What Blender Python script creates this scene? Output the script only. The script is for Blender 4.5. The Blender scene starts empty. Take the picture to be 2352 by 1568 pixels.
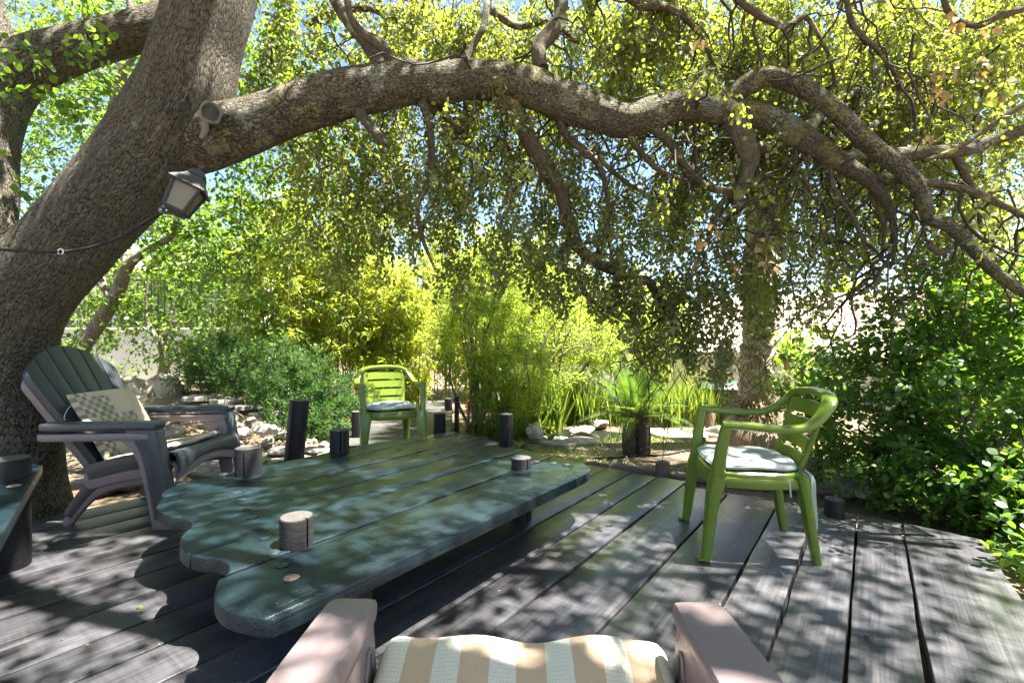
import bpy, bmesh, math, random
import numpy as np
from mathutils import Vector, Matrix
random.seed(7); rng = np.random.default_rng(7)
SC = bpy.context.scene; COL = SC.collection
PI = math.pi
# ------------------------------------------------------------------ camera, sky, sun, exposure
H, F, CX, CY = 1.05, 1110.0, 1176.0, 784.0        # eye height; focal length and centre in a 2352 x 1568 frame
cam = bpy.data.cameras.new('camera'); camo = bpy.data.objects.new('camera', cam); COL.objects.link(camo)
camo.location = (0, 0, H); camo.rotation_euler = (math.radians(90), 0, 0)
cam.sensor_width = 36; cam.lens = F/2352*36; cam.clip_start = 0.02; cam.clip_end = 500
SC.camera = camo
SUN_EL, SUN_AZ = math.radians(71), math.radians(92)     # azimuth clockwise from +Y
SUN_DIR = Vector((math.sin(SUN_AZ)*math.cos(SUN_EL), math.cos(SUN_AZ)*math.cos(SUN_EL), math.sin(SUN_EL)))
wd = bpy.data.worlds.new('World'); SC.world = wd; wd.use_nodes = True
wn = wd.node_tree.nodes; wl = wd.node_tree.links
sky = wn.new('ShaderNodeTexSky'); sky.sky_type = 'NISHITA'; sky.sun_disc = False
sky.sun_elevation = SUN_EL; sky.sun_rotation = SUN_AZ; sky.air_density = 1.0; sky.dust_density = 0.6; sky.ozone_density = 1.6
wn['Background'].inputs['Strength'].default_value = 0.045
wl.new(sky.outputs[0], wn['Background'].inputs['Color'])
sun = bpy.data.lights.new('sun', 'SUN'); suno = bpy.data.objects.new('sun', sun); COL.objects.link(suno)
sun.energy = 5.0; sun.angle = math.radians(0.53); sun.color = (1, .955, .87)
suno.rotation_euler = SUN_DIR.to_track_quat('Z', 'Y').to_euler()
SC.view_settings.view_transform = 'Standard'; SC.view_settings.look = 'None'
SC.view_settings.exposure = 3.0; SC.view_settings.gamma = 1.0
cy = SC.cycles; cy.use_denoising = True; cy.use_adaptive_sampling = True; cy.adaptive_threshold = .03; cy.max_bounces = 8; cy.diffuse_bounces = 5; cy.glossy_bounces = 2
cy.transmission_bounces = 4; cy.transparent_max_bounces = 4; cy.caustics_reflective = False; cy.caustics_refractive = False
cy.sample_clamp_indirect = 6.0
# ------------------------------------------------------------------ helpers
def W(x, y, Y): return Vector(((x-CX)/F*Y, Y, H-(y-CY)/F*Y))            # photo pixel at depth Y -> place
def G(x, y, z=0.0):
    Y = (H-z)*F/(y-CY); return Vector(((x-CX)/F*Y, Y, z))
UA = math.radians(36.5); UU = Vector((math.sin(UA), math.cos(UA), 0)); VV = Vector((math.cos(UA), -math.sin(UA), 0))

class MB:
    def __init__(s): s.v = []; s.f = []; s.uv = {}
    def add(s, vs, fs, uvs=None):
        o = len(s.v); s.v += [tuple(p) for p in vs]
        for i, f in enumerate(fs):
            s.f.append(tuple(o+k for k in f))
            if uvs: s.uv[len(s.f)-1] = uvs[i]
        return s
    def prism(s, out, z0, z1, bev=0.0, M=None):
        n = len(out); out = [Vector((p[0], p[1])) for p in out]
        area = sum(out[i].x*out[(i+1) % n].y-out[(i+1) % n].x*out[i].y for i in range(n))
        if area < 0: out.reverse()
        def inset(d):
            r = []
            for i in range(n):
                a, b, c = out[i-1], out[i], out[(i+1) % n]
                e1 = (b-a).normalized() if (b-a).length > 1e-9 else Vector((1, 0)); e2 = (c-b).normalized() if (c-b).length > 1e-9 else e1
                n1 = Vector((-e1.y, e1.x)); n2 = Vector((-e2.y, e2.x)); m = n1+n2
                m = m.normalized() if m.length > 1e-6 else n1
                r.append(b+m*d/max(.4, m.dot(n1)))
            return r
        rings = [[(p.x, p.y, z0) for p in (inset(bev) if bev else out)]]
        if bev:
            i2 = inset(bev*.3); i3 = inset(bev)
            rings += [[(p.x, p.y, z0+bev) for p in out], [(p.x, p.y, z1-bev) for p in out], [(p.x, p.y, z1-bev*.3) for p in i2], [(p.x, p.y, z1) for p in i3]]
        else: rings.append([(p.x, p.y, z1) for p in out])
        vs = [p for r in rings for p in r]; fs = [tuple(reversed(range(n)))]
        for k in range(len(rings)-1):
            for i in range(n):
                j = (i+1) % n; fs.append((k*n+i, k*n+j, (k+1)*n+j, (k+1)*n+i))
        fs.append(tuple(range((len(rings)-1)*n, len(rings)*n)))
        if M: vs = [M @ Vector(p) for p in vs]
        return s.add(vs, fs)
    def sweep(s, path, w, h, up=(0, 0, 1), n=12, sq=4.0, uv=False, closed=False):
        """rounded-rectangle section (superellipse power sq) of width w and height h along a path"""
        P = [Vector(p) for p in path]; m = len(P); up = Vector(up)
        if not hasattr(w, '__len__'): w = [w]*m
        if not hasattr(h, '__len__'): h = [h]*m
        rings = []
        for i in range(m):
            if closed: t = P[(i+1) % m]-P[i-1]
            else: t = P[min(i+1, m-1)]-P[max(i-1, 0)]
            t = t.normalized(); side = t.cross(up)
            if side.length < 1e-4: side = t.cross(Vector((1, 0, 0)))
            side.normalize(); nn = side.cross(t).normalized(); r = []
            for k in range(n):
                a = 2*PI*(k+.5)/n; c, d = math.cos(a), math.sin(a)
                q = (abs(c)**sq+abs(d)**sq)**(-1/sq)
                r.append(P[i]+side*(c*q*w[i]/2)+nn*(d*q*h[i]/2))
            rings.append(r)
        vs = [p for r in rings for p in r]; fs = []
        for i in range(m if closed else m-1):
            i2 = (i+1) % m
            for k in range(n): fs.append((i*n+k, i*n+(k+1) % n, i2*n+(k+1) % n, i2*n+k))
        if not closed: fs += [tuple(reversed(range(n))), tuple(range((m-1)*n, m*n))]
        return s.add(vs, fs)
    def tube(s, path, rad, n=10, ref=(0, 1, 0), lump=0.0, seed=0, cap=True, lf=3.0):
        P = [Vector(p) for p in path]; m = len(P)
        if not hasattr(rad, '__len__'): rad = [rad]*m
        ref = Vector(ref); L = 0; rr = random.Random(seed); ph = [rr.random()*6.28 for _ in range(8)]
        vs = []; fs = []; uvs = []; ls = []
        rm = sum(rad)/m
        for i in range(m):
            if i: L += (P[i]-P[i-1]).length
            ls.append(L); t = (P[min(i+1, m-1)]-P[max(i-1, 0)]).normalized()
            a = ref-t*ref.dot(t)
            if a.length < 1e-4: a = Vector((1, 0, 0))-t*t.x
            a.normalize(); ref = a; b = t.cross(a)
            for k in range(n):
                th = 2*PI*k/n; r = rad[i]
                if lump:
                    r *= 1+lump*(.5*math.sin(2*th+ph[0]+L*lf)+.4*math.sin(3*th+ph[1]-L*lf*1.7)+.3*math.sin(5*th+ph[2]+L*lf*2.9)+.35*math.sin(L*lf*3.3+ph[3])*math.sin(th+ph[4]))
                vs.append(P[i]+a*(math.cos(th)*r)+b*(math.sin(th)*r))
        for i in range(m-1):
            for k in range(n):
                k2 = (k+1) % n; fs.append((i*n+k, i*n+k2, (i+1)*n+k2, (i+1)*n+k))
                u0, u1 = 2*PI*k/n*rm, 2*PI*(k+1)/n*rm
                uvs.append(((u0, ls[i]), (u1, ls[i]), (u1, ls[i+1]), (u0, ls[i+1])))
        if cap:
            fs += [tuple(reversed(range(n))), tuple(range((m-1)*n, m*n))]
            uvs += [((0, 0),)*n, ((0, 0),)*n]
        return s.add(vs, fs, uvs)
    def lathe(s, prof, n=16, M=None):
        vs = []; fs = []; m = len(prof)
        for r, z in prof:
            for k in range(n): vs.append(Vector((r*math.cos(2*PI*k/n), r*math.sin(2*PI*k/n), z)))
        for i in range(m-1):
            for k in range(n): fs.append((i*n+k, i*n+(k+1) % n, (i+1)*n+(k+1) % n, (i+1)*n+k))
        fs += [tuple(reversed(range(n))), tuple(range((m-1)*n, m*n))]
        if M: vs = [M @ p for p in vs]
        return s.add(vs, fs)
    def box(s, c, d, bev=.004, M=None):
        x, y, z = c; a, b, h = d[0]/2, d[1]/2, d[2]/2
        T = Matrix.Translation((x, y, 0)); T = (M @ T) if M else T
        return s.prism([(-a, -b), (a, -b), (a, b), (-a, b)], z-h, z+h, bev, T)
    def mesh(s, name, smooth=True):
        me = bpy.data.meshes.new(name); me.from_pydata(s.v, [], s.f)
        if s.uv:
            l = me.uv_layers.new(name='UVMap')
            for p in me.polygons:
                u = s.uv.get(p.index)
                if u:
                    for k, li in enumerate(p.loop_indices): l.data[li].uv = u[k]
        if smooth:
            me.shade_smooth(); 
            try: me.set_sharp_from_angle(angle=math.radians(42))
            except Exception: pass
        return me
    def build(s, name, mat, parent=None, smooth=True): return link(name, s.mesh(name, smooth), mat, parent)

def link(name, me, mat, parent=None):
    o = bpy.data.objects.new(name, me); COL.objects.link(o)
    if mat is not None and not me.materials: me.materials.append(mat)
    if parent is not None: o.parent = parent
    return o
def tag(o, label=None, cat=None, group=None, kind=None):
    for k, v in (('label', label), ('category', cat), ('group', group), ('kind', kind)):
        if v: o[k] = v
    return o
def thing(name, label, cat, loc=(0, 0, 0), rz=0.0, group=None):
    o = bpy.data.objects.new(name, None); COL.objects.link(o); o.location = loc; o.rotation_euler = (0, 0, rz)
    o.empty_display_size = .1
    return tag(o, label, cat, group)
def spline(pts, n=8):
    """Catmull-Rom through tuples (any dimension)"""
    P = [np.array(p, float) for p in pts]; out = []
    for i in range(len(P)-1):
        a, b, c, d = P[max(i-1, 0)], P[i], P[i+1], P[min(i+2, len(P)-1)]
        for k in range(n):
            t = k/n; out.append(.5*((2*b)+(c-a)*t+(2*a-5*b+4*c-d)*t*t+(3*b-a-3*c+d)*t**3))
    out.append(P[-1]); return out

# ------------------------------------------------------------------ materials
def mk(name):
    m = bpy.data.materials.new(name); m.use_nodes = True
    nt = m.node_tree; return m, nt.nodes, nt.links, nt.nodes['Principled BSDF']
def node(ns, t, **kw):
    n = ns.new(t)
    for k, v in kw.items():
        if k in n.bl_rna.properties: setattr(n, k, v)
        else: n.inputs[k].default_value = v
    return n
def ramp(ns, stops, interp='LINEAR'):
    r = ns.new('ShaderNodeValToRGB'); e = r.color_ramp.elements; r.color_ramp.interpolation = interp
    while len(e) < len(stops): e.new(.5)
    for i, (p, c) in enumerate(stops):
        e[i].position = p; e[i].color = c if len(c) == 4 else (*c, 1)
    return r
def mixc(ns, ls, fac, a, b, mode='MIX'):
    n = ns.new('ShaderNodeMix'); n.data_type = 'RGBA'; n.blend_type = mode
    for s, v in ((n.inputs[0], fac), (n.inputs[6], a), (n.inputs[7], b)):
        if hasattr(v, 'is_output'): ls.new(v, s)
        elif isinstance(v, (int, float)): s.default_value = v
        else: s.default_value = (*v, 1) if len(v) == 3 else v
    return n.outputs[2]
def mathn(ns, ls, op, a, b=0.0, clamp=False):
    n = ns.new('ShaderNodeMath'); n.operation = op; n.use_clamp = clamp
    for s, v in ((n.inputs[0], a), (n.inputs[1], b)):
        if hasattr(v, 'is_output'): ls.new(v, s)
        else: s.default_value = v
    return n.outputs[0]
def bump(ns, ls, bsdf, h, strength=.5, dist=.01, normal=None):
    b = ns.new('ShaderNodeBump'); b.inputs['Strength'].default_value = strength; b.inputs['Distance'].default_value = dist
    ls.new(h, b.inputs['Height'])
    if normal is not None: ls.new(normal, b.inputs['Normal'])
    ls.new(b.outputs[0], bsdf.inputs['Normal']); return b.outputs[0]
def simple(name, col, rough=.5, var=.25, scale=8.0, bmp=.15, bscale=60.0, spec=.5):
    m, ns, ls, p = mk(name); tc = ns.new('ShaderNodeTexCoord')
    nz = node(ns, 'ShaderNodeTexNoise', Scale=scale, Detail=6.0); ls.new(tc.outputs['Object'], nz.inputs['Vector'])
    c = mixc(ns, ls, nz.outputs[0], [k*(1-var) for k in col], [min(1, k*(1+var)) for k in col]); ls.new(c, p.inputs['Base Color'])
    p.inputs['Roughness'].default_value = rough; p.inputs['Specular IOR Level'].default_value = spec
    n2 = node(ns, 'ShaderNodeTexNoise', Scale=bscale, Detail=4.0); ls.new(tc.outputs['Object'], n2.inputs['Vector'])
    bump(ns, ls, p, n2.outputs[0], bmp, .004); return m
def wood(name, c1, c2, rough=(.3, .6), sawn=.5, grain=1.0, bstr=.35, wear=None, spec=.5):
    """planks: grain along local x, saw marks across, knots, worn patches"""
    m, ns, ls, p = mk(name); tc = ns.new('ShaderNodeTexCoord'); oi = ns.new('ShaderNodeObjectInfo')
    off = node(ns, 'ShaderNodeVectorMath', operation='SCALE'); off.inputs[0].default_value = (13, 7, 3); ls.new(oi.outputs['Random'], off.inputs['Scale'])
    ad = node(ns, 'ShaderNodeVectorMath', operation='ADD'); ls.new(tc.outputs['Object'], ad.inputs[0]); ls.new(off.outputs[0], ad.inputs[1])
    mp = node(ns, 'ShaderNodeMapping'); mp.inputs['Scale'].default_value = (2.2, 70*grain, 70); ls.new(ad.outputs[0], mp.inputs['Vector'])
    g = node(ns, 'ShaderNodeTexNoise', Scale=1.0, Detail=8.0, Roughness=.65, Distortion=.6); ls.new(mp.outputs[0], g.inputs['Vector'])
    mp2 = node(ns, 'ShaderNodeMapping'); mp2.inputs['Scale'].default_value = (60, 3.0, 3); mp2.inputs['Rotation'].default_value = (0, 0, .12); ls.new(ad.outputs[0], mp2.inputs['Vector'])
    s = node(ns, 'ShaderNodeTexNoise', Scale=1.0, Detail=3.0); ls.new(mp2.outputs[0], s.inputs['Vector'])
    b = node(ns, 'ShaderNodeTexNoise', Scale=2.6, Detail=6.0, Roughness=.6); ls.new(ad.outputs[0], b.inputs['Vector'])
    sm = ramp(ns, [(.42, (0, 0, 0)), (.62, (1, 1, 1))]); ls.new(b.outputs[0], sm.inputs[0])
    f = mathn(ns, ls, 'ADD', mathn(ns, ls, 'MULTIPLY', g.outputs[0], .6), mathn(ns, ls, 'MULTIPLY', b.outputs[0], .5))
    f = mathn(ns, ls, 'ADD', f, mathn(ns, ls, 'MULTIPLY', mathn(ns, ls, 'SUBTRACT', s.outputs[0], .5), .5*sawn))
    f2 = ramp(ns, [(.36, c1), (.72, c2)]); ls.new(f, f2.inputs[0]); col = f2.outputs[0]
    vr = mathn(ns, ls, 'ADD', mathn(ns, ls, 'MULTIPLY', oi.outputs['Random'], .5), .75)
    hs = ns.new('ShaderNodeHueSaturation'); ls.new(col, hs.inputs['Color']); ls.new(vr, hs.inputs['Value']); col = hs.outputs[0]
    if wear:
        w = node(ns, 'ShaderNodeTexNoise', Scale=5.0, Detail=9.0, Roughness=.72); ls.new(mp.outputs[0], w.inputs['Vector']); w.inputs['Scale'].default_value = .2
        wr = ramp(ns, [(.56, (0, 0, 0)), (.72, (1, 1, 1))]); ls.new(w.outputs[0], wr.inputs[0])
        col = mixc(ns, ls, mathn(ns, ls, 'MULTIPLY', wr.outputs[0], .55), col, wear)
    ls.new(col, p.inputs['Base Color'])
    rr = ns.new('ShaderNodeMapRange'); rr.inputs[3].default_value = rough[0]; rr.inputs[4].default_value = rough[1]; ls.new(b.outputs[0], rr.inputs[0]); ls.new(rr.outputs[0], p.inputs['Roughness'])
    p.inputs['Specular IOR Level'].default_value = spec
    h = mathn(ns, ls, 'ADD', g.outputs[0], mathn(ns, ls, 'MULTIPLY', mathn(ns, ls, 'MULTIPLY', s.outputs[0], sm.outputs[0]), sawn))
    bump(ns, ls, p, h, bstr, .004); return m
def bark(name, c1, c2, su=46, sv=19, dist=.02, lichen=.5, moss=.5, bstr=.9):
    m, ns, ls, p = mk(name); uv = node(ns, 'ShaderNodeUVMap', uv_map='UVMap'); tc = ns.new('ShaderNodeTexCoord'); ge = ns.new('ShaderNodeNewGeometry')
    def warp(src, scale, amt, det):
        nz = node(ns, 'ShaderNodeTexNoise', Scale=scale, Detail=det, Roughness=.6); ls.new(tc.outputs['Object'], nz.inputs['Vector'])
        sb = node(ns, 'ShaderNodeVectorMath', operation='SUBTRACT'); ls.new(nz.outputs['Color'], sb.inputs[0]); sb.inputs[1].default_value = (.5, .5, .5)
        sc = node(ns, 'ShaderNodeVectorMath', operation='SCALE'); ls.new(sb.outputs[0], sc.inputs[0]); sc.inputs['Scale'].default_value = amt
        ad = node(ns, 'ShaderNodeVectorMath', operation='ADD'); ls.new(src, ad.inputs[0]); ls.new(sc.outputs[0], ad.inputs[1]); return ad.outputs[0]
    wv = warp(warp(uv.outputs[0], 5.0, .10, 2.0), 60.0, .026*46/su, 3.0)
    mp = node(ns, 'ShaderNodeMapping'); mp.inputs['Scale'].default_value = (su*1.7, sv*1.15, 1); ls.new(wv, mp.inputs['Vector'])
    vo = node(ns, 'ShaderNodeTexVoronoi', feature='DISTANCE_TO_EDGE', voronoi_dimensions='2D', Scale=1.0, Randomness=1.0); ls.new(mp.outputs[0], vo.inputs['Vector'])
    vc = node(ns, 'ShaderNodeTexVoronoi', feature='F1', voronoi_dimensions='2D', Scale=1.0); ls.new(mp.outputs[0], vc.inputs['Vector'])
    mp3 = node(ns, 'ShaderNodeMapping'); mp3.inputs['Scale'].default_value = (su*1.0, sv*.24, 1); ls.new(wv, mp3.inputs['Vector'])
    rg = node(ns, 'ShaderNodeTexNoise', noise_dimensions='2D', Scale=1.0, Detail=6.0, Roughness=.6); ls.new(mp3.outputs[0], rg.inputs['Vector'])
    fis = mathn(ns, ls, 'MULTIPLY', mathn(ns, ls, 'ABSOLUTE', mathn(ns, ls, 'SUBTRACT', rg.outputs[0], .5)), 7.0, True)
    v2 = mathn(ns, ls, 'MULTIPLY', vo.outputs['Distance'], 3.0, True)
    hh = mathn(ns, ls, 'ADD', mathn(ns, ls, 'MULTIPLY', v2, .62), mathn(ns, ls, 'MULTIPLY', fis, .38))
    pl = ramp(ns, [(.05, (0, 0, 0)), (.40, (.62, .62, .62)), (.95, (1, 1, 1))]); ls.new(hh, pl.inputs[0])
    fine = node(ns, 'ShaderNodeTexNoise', Scale=120.0, Detail=6.0, Roughness=.7); ls.new(tc.outputs['Object'], fine.inputs['Vector'])
    big = node(ns, 'ShaderNodeTexNoise', Scale=2.2, Detail=5.0); ls.new(tc.outputs['Object'], big.inputs['Vector'])
    cv = mixc(ns, ls, vc.outputs['Color'], c1, c2); cv = mixc(ns, ls, .6, cv, mixc(ns, ls, big.outputs[0], c1, c2))
    cv = mixc(ns, ls, .6, cv, fine.outputs[0], 'OVERLAY')
    col = mixc(ns, ls, pl.outputs[0], [k*.30 for k in c1], cv)
    if lichen:
        l1 = node(ns, 'ShaderNodeTexNoise', Scale=5.5, Detail=7.0, Roughness=.68); ls.new(tc.outputs['Object'], l1.inputs['Vector'])
        lr = ramp(ns, [(.70-.16*lichen, (0, 0, 0)), (.73-.16*lichen, (1, 1, 1))]); ls.new(l1.outputs[0], lr.inputs[0])
        mf = mathn(ns, ls, 'MULTIPLY', mathn(ns, ls, 'MULTIPLY', lr.outputs[0], pl.outputs[0]), .8)
        l3 = node(ns, 'ShaderNodeTexNoise', Scale=3.1, Detail=2.0); ls.new(tc.outputs['Object'], l3.inputs['Vector'])
        lc = ramp(ns, [(.42, (.40, .42, .37)), (.54, (.36, .33, .12))]); ls.new(l3.outputs[0], lc.inputs[0])
        col = mixc(ns, ls, mf, col, lc.outputs[0])
    if moss:
        sx = ns.new('ShaderNodeSeparateXYZ'); ls.new(ge.outputs['Normal'], sx.inputs[0])
        mm = mathn(ns, ls, 'ADD', mathn(ns, ls, 'MULTIPLY', sx.outputs[2], .55), mathn(ns, ls, 'MULTIPLY', big.outputs[0], 1.0))
        mr = ramp(ns, [(.72, (0, 0, 0)), (1.0, (1, 1, 1))]); ls.new(mm, mr.inputs[0])
        col = mixc(ns, ls, mathn(ns, ls, 'MULTIPLY', mr.outputs[0], moss), col, (.10, .085, .022))
    ls.new(col, p.inputs['Base Color']); p.inputs['Roughness'].default_value = .9; p.inputs['Specular IOR Level'].default_value = .2
    h = mathn(ns, ls, 'ADD', pl.outputs[0], mathn(ns, ls, 'MULTIPLY', fine.outputs[0], .45))
    bump(ns, ls, p, h, bstr, dist); return m
def leafm(name, c1, c2, t1, t2, trans=.5, rough=.45, spec=.35):
    m, ns, ls, p = mk(name); at = node(ns, 'ShaderNodeAttribute', attribute_name='rnd')
    c = mixc(ns, ls, at.outputs['Fac'], c1, c2); t = mixc(ns, ls, at.outputs['Fac'], t1, t2)
    ls.new(c, p.inputs['Base Color']); p.inputs['Roughness'].default_value = rough; p.inputs['Specular IOR Level'].default_value = spec
    tr = ns.new('ShaderNodeBsdfTranslucent'); ls.new(t, tr.inputs['Color'])
    mx = ns.new('ShaderNodeMixShader'); mx.inputs[0].default_value = trans
    ls.new(p.outputs[0], mx.inputs[1]); ls.new(tr.outputs[0], mx.inputs[2]); ls.new(mx.outputs[0], ns['Material Output'].inputs['Surface']); return m
def plaster(name, col):
    m, ns, ls, p = mk(name); tc = ns.new('ShaderNodeTexCoord')
    a = node(ns, 'ShaderNodeTexNoise', Scale=1.3, Detail=8.0, Roughness=.65); ls.new(tc.outputs['Object'], a.inputs['Vector'])
    r = ramp(ns, [(.35, [k*.72 for k in col]), (.62, col)]); ls.new(a.outputs[0], r.inputs[0]); ls.new(r.outputs[0], p.inputs['Base Color'])
    p.inputs['Roughness'].default_value = .9
    b = node(ns, 'ShaderNodeTexNoise', Scale=45.0, Detail=5.0); ls.new(tc.outputs['Object'], b.inputs['Vector']); bump(ns, ls, p, b.outputs[0], .4, .006); return m

M = {}
M['deck'] = wood('deck_wood', (.011, .0108, .013), (.080, .078, .085), (.26, .46), .5, 1.0, .5, wear=(.18, .17, .165), spec=.6)
M['board'] = wood('boardwalk_wood', (.028, .027, .026), (.085, .082, .076), (.45, .7), .3, 1.0, .5, wear=(.11, .10, .09))
M['teal'] = wood('teal_table_paint', (.0025, .009, .012), (.010, .022, .028), (.24, .40), 1.0, .8, .8, wear=(.030, .042, .050), spec=.5)
M['post'] = wood('black_post_wood', (.006, .006, .007), (.020, .018, .018), (.4, .65), .1, .7, .6, spec=.25)
M['log'] = wood('brown_log_wood', (.065, .042, .030), (.18, .125, .09), (.6, .9), .1, .8, .7)
M['posttop'] = simple('post_end_grain', (.055, .050, .046), .7, .4, 30, .5, 90)
M['bolt'] = simple('bolt_steel', (.06, .075, .085), .35, .2, 40, .1); M['bolt'].node_tree.nodes['Principled BSDF'].inputs['Metallic'].default_value = .7
M['rust'] = simple('bolt_rust', (.22, .13, .09), .6, .3, 60, .3)
M['bark'] = bark('oak_bark', (.125, .105, .078), (.41, .365, .285), lichen=.45, moss=.8, bstr=1.0, dist=.045)
M['bark2'] = bark('oak_limb_bark', (.115, .097, .07), (.39, .345, .26), su=52, sv=26, lichen=1.1, moss=1.0, bstr=1.0, dist=.034)
M['bark3'] = bark('oak_branch_bark', (.085, .07, .05), (.19, .165, .12), su=80, sv=40, dist=.006, lichen=.85, moss=.4, bstr=.7)
M['twig'] = simple('twig_bark', (.045, .033, .024), .85, .3, 20, .3)
M['graybark'] = bark('smooth_grey_bark', (.20, .17, .14), (.32, .28, .23), su=14, sv=30, dist=.003, lichen=.3, moss=0, bstr=.4)
M['oakleaf'] = leafm('oak_leaf', (.115, .130, .060), (.215, .215, .120), (.26, .33, .035), (.48, .54, .055), .5, .55)
M['treeleaf'] = leafm('green_leaf', (.045, .095, .020), (.095, .145, .028), (.13, .29, .020), (.31, .43, .03), .5, .45)
M['bushleaf'] = leafm('dark_bush_leaf', (.044, .100, .030), (.090, .165, .042), (.15, .38, .02), (.40, .58, .04), .46, .40, .45)
M['bamboo'] = leafm('bamboo_leaf', (.14, .20, .03), (.28, .29, .045), (.45, .58, .05), (.72, .72, .08), .55, .45)
M['shrub'] = leafm('shrub_leaf', (.11, .19, .03), (.22, .28, .05), (.40, .58, .05), (.66, .72, .09), .55, .5)
M['juniper'] = leafm('juniper_needle', (.020, .062, .018), (.070, .13, .035), (.05, .17, .02), (.20, .34, .04), .35, .6)
M['grass'] = leafm('grass_blade', (.06, .13, .025), (.19, .24, .06), (.24, .42, .03), (.5, .56, .07), .48, .5)
M['dry'] = leafm('dry_leaf', (.22, .13, .06), (.42, .30, .13), (.4, .2, .06), (.55, .42, .15), .3, .7)
M['straw'] = leafm('straw', (.20, .14, .08), (.40, .31, .18), (.3, .2, .1), (.45, .35, .2), .2, .8)
M['cycad'] = leafm('cycad_leaf', (.032, .090, .024), (.085, .145, .03), (.10, .26, .02), (.28, .38, .035), .40, .35, .5)
M['yucca'] = leafm('yucca_leaf', (.10, .18, .03), (.20, .26, .04), (.34, .5, .04), (.5, .58, .05), .45, .4)
M['culm'] = simple('bamboo_culm', (.22, .22, .05), .4, .35, 12, .1)
M['green'] = simple('green_plastic', (.118, .172, .020), .28, .10, 5, .05, 160, .5)
M['brown'] = simple('mauve_brown_plastic', (.178, .138, .138), .42, .10, 6, .12, 220)
M['grey'] = simple('charcoal_plastic', (.034, .038, .046), .38, .12, 6, .15, 220)
M['cream'] = simple('white_cushion_cloth', (.34, .365, .35), .9, .14, 9, .25, 300)
M['piping'] = simple('cushion_piping', (.30, .36, .31), .9, .1, 9, .1)
M['metal'] = simple('lantern_metal', (.022, .024, .029), .5, .25, 30, .3, 120)
M['cable'] = simple('black_cable', (.007, .007, .008), .75, .2, 30, .05)
M['cut'] = simple('weathered_cut_wood', (.034, .030, .027), .8, .6, 26, .8, 70)
M['callus'] = simple('pale_callus', (.15, .13, .11), .8, .3, 14, .6, 60)
M['wall'] = plaster('white_plaster', (.74, .73, .69)); M['wallcream'] = plaster('cream_plaster', (.66, .60, .48))
M['tile'] = simple('roof_tile', (.62, .49, .40), .8, .25, 3, .4, 40)
M['iron'] = simple('black_iron', (.015, .015, .016), .5, .2, 30, .1)
M['bin'] = simple('dark_green_plastic', (.010, .036, .018), .5, .2, 5, .1)
M['orange'] = simple('orange_plastic', (.6, .08, .02), .45, .1, 5, .05)
M['boot'] = wood('palm_boot', (.24, .19, .14), (.55, .48, .39), (.7, .9), .1, .5, .6)
M['palmbase'] = simple('palm_root_bark', (.26, .19, .13), .9, .45, 22, .9, 60)
M['cycadtrunk'] = simple('cycad_trunk', (.06, .045, .03), .9, .5, 30, .9, 60)
M['white'] = simple('white_plastic', (.75, .75, .73), .4, .05, 5, .05)

def rockm():
    m, ns, ls, p = mk('garden_rock'); tc = ns.new('ShaderNodeTexCoord'); oi = ns.new('ShaderNodeObjectInfo')
    a = node(ns, 'ShaderNodeTexNoise', Scale=5.0, Detail=9.0, Roughness=.68, Distortion=.8); ls.new(tc.outputs['Object'], a.inputs['Vector'])
    r = ramp(ns, [(.30, (.09, .072, .055)), (.45, (.25, .21, .17)), (.56, (.36, .33, .29)), (.66, (.30, .17, .09))]); ls.new(a.outputs[0], r.inputs[0])
    hs = ns.new('ShaderNodeHueSaturation'); ls.new(r.outputs[0], hs.inputs['Color']); ls.new(mathn(ns, ls, 'ADD', mathn(ns, ls, 'MULTIPLY', oi.outputs['Random'], .6), .7), hs.inputs['Value'])
    ls.new(hs.outputs[0], p.inputs['Base Color']); p.inputs['Roughness'].default_value = .85
    b = node(ns, 'ShaderNodeTexNoise', Scale=22.0, Detail=8.0, Roughness=.7); ls.new(tc.outputs['Object'], b.inputs['Vector']); bump(ns, ls, p, b.outputs[0], .9, .02); return m
M['rock'] = rockm()
def groundm():
    m, ns, ls, p = mk('garden_soil'); tc = ns.new('ShaderNodeTexCoord')
    a = node(ns, 'ShaderNodeTexNoise', Scale=1.1, Detail=8.0, Roughness=.65); ls.new(tc.outputs['Object'], a.inputs['Vector'])
    b = node(ns, 'ShaderNodeTexNoise', Scale=55.0, Detail=6.0, Roughness=.75); ls.new(tc.outputs['Object'], b.inputs['Vector'])
    r1 = ramp(ns, [(.38, (.17, .115, .07)), (.55, (.30, .225, .14)), (.7, (.38, .32, .2))]); ls.new(a.outputs[0], r1.inputs[0])
    r2 = ramp(ns, [(.3, (.35, .3, .25)), (.7, (1, 1, 1))]); ls.new(b.outputs[0], r2.inputs[0])
    ls.new(mixc(ns, ls, .8, r1.outputs[0], r2.outputs[0], 'MULTIPLY'), p.inputs['Base Color']); p.inputs['Roughness'].default_value = .95
    bump(ns, ls, p, b.outputs[0], .8, .03); return m
M['soil'] = groundm()
def waterm():
    m, ns, ls, p = mk('pond_water'); p.inputs['Base Color'].default_value = (.015, .02, .012, 1); p.inputs['Roughness'].default_value = .06
    tc = ns.new('ShaderNodeTexCoord'); b = node(ns, 'ShaderNodeTexNoise', Scale=9.0, Detail=2.0); ls.new(tc.outputs['Object'], b.inputs['Vector']); bump(ns, ls, p, b.outputs[0], .1, .01); return m
M['water'] = waterm()
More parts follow.
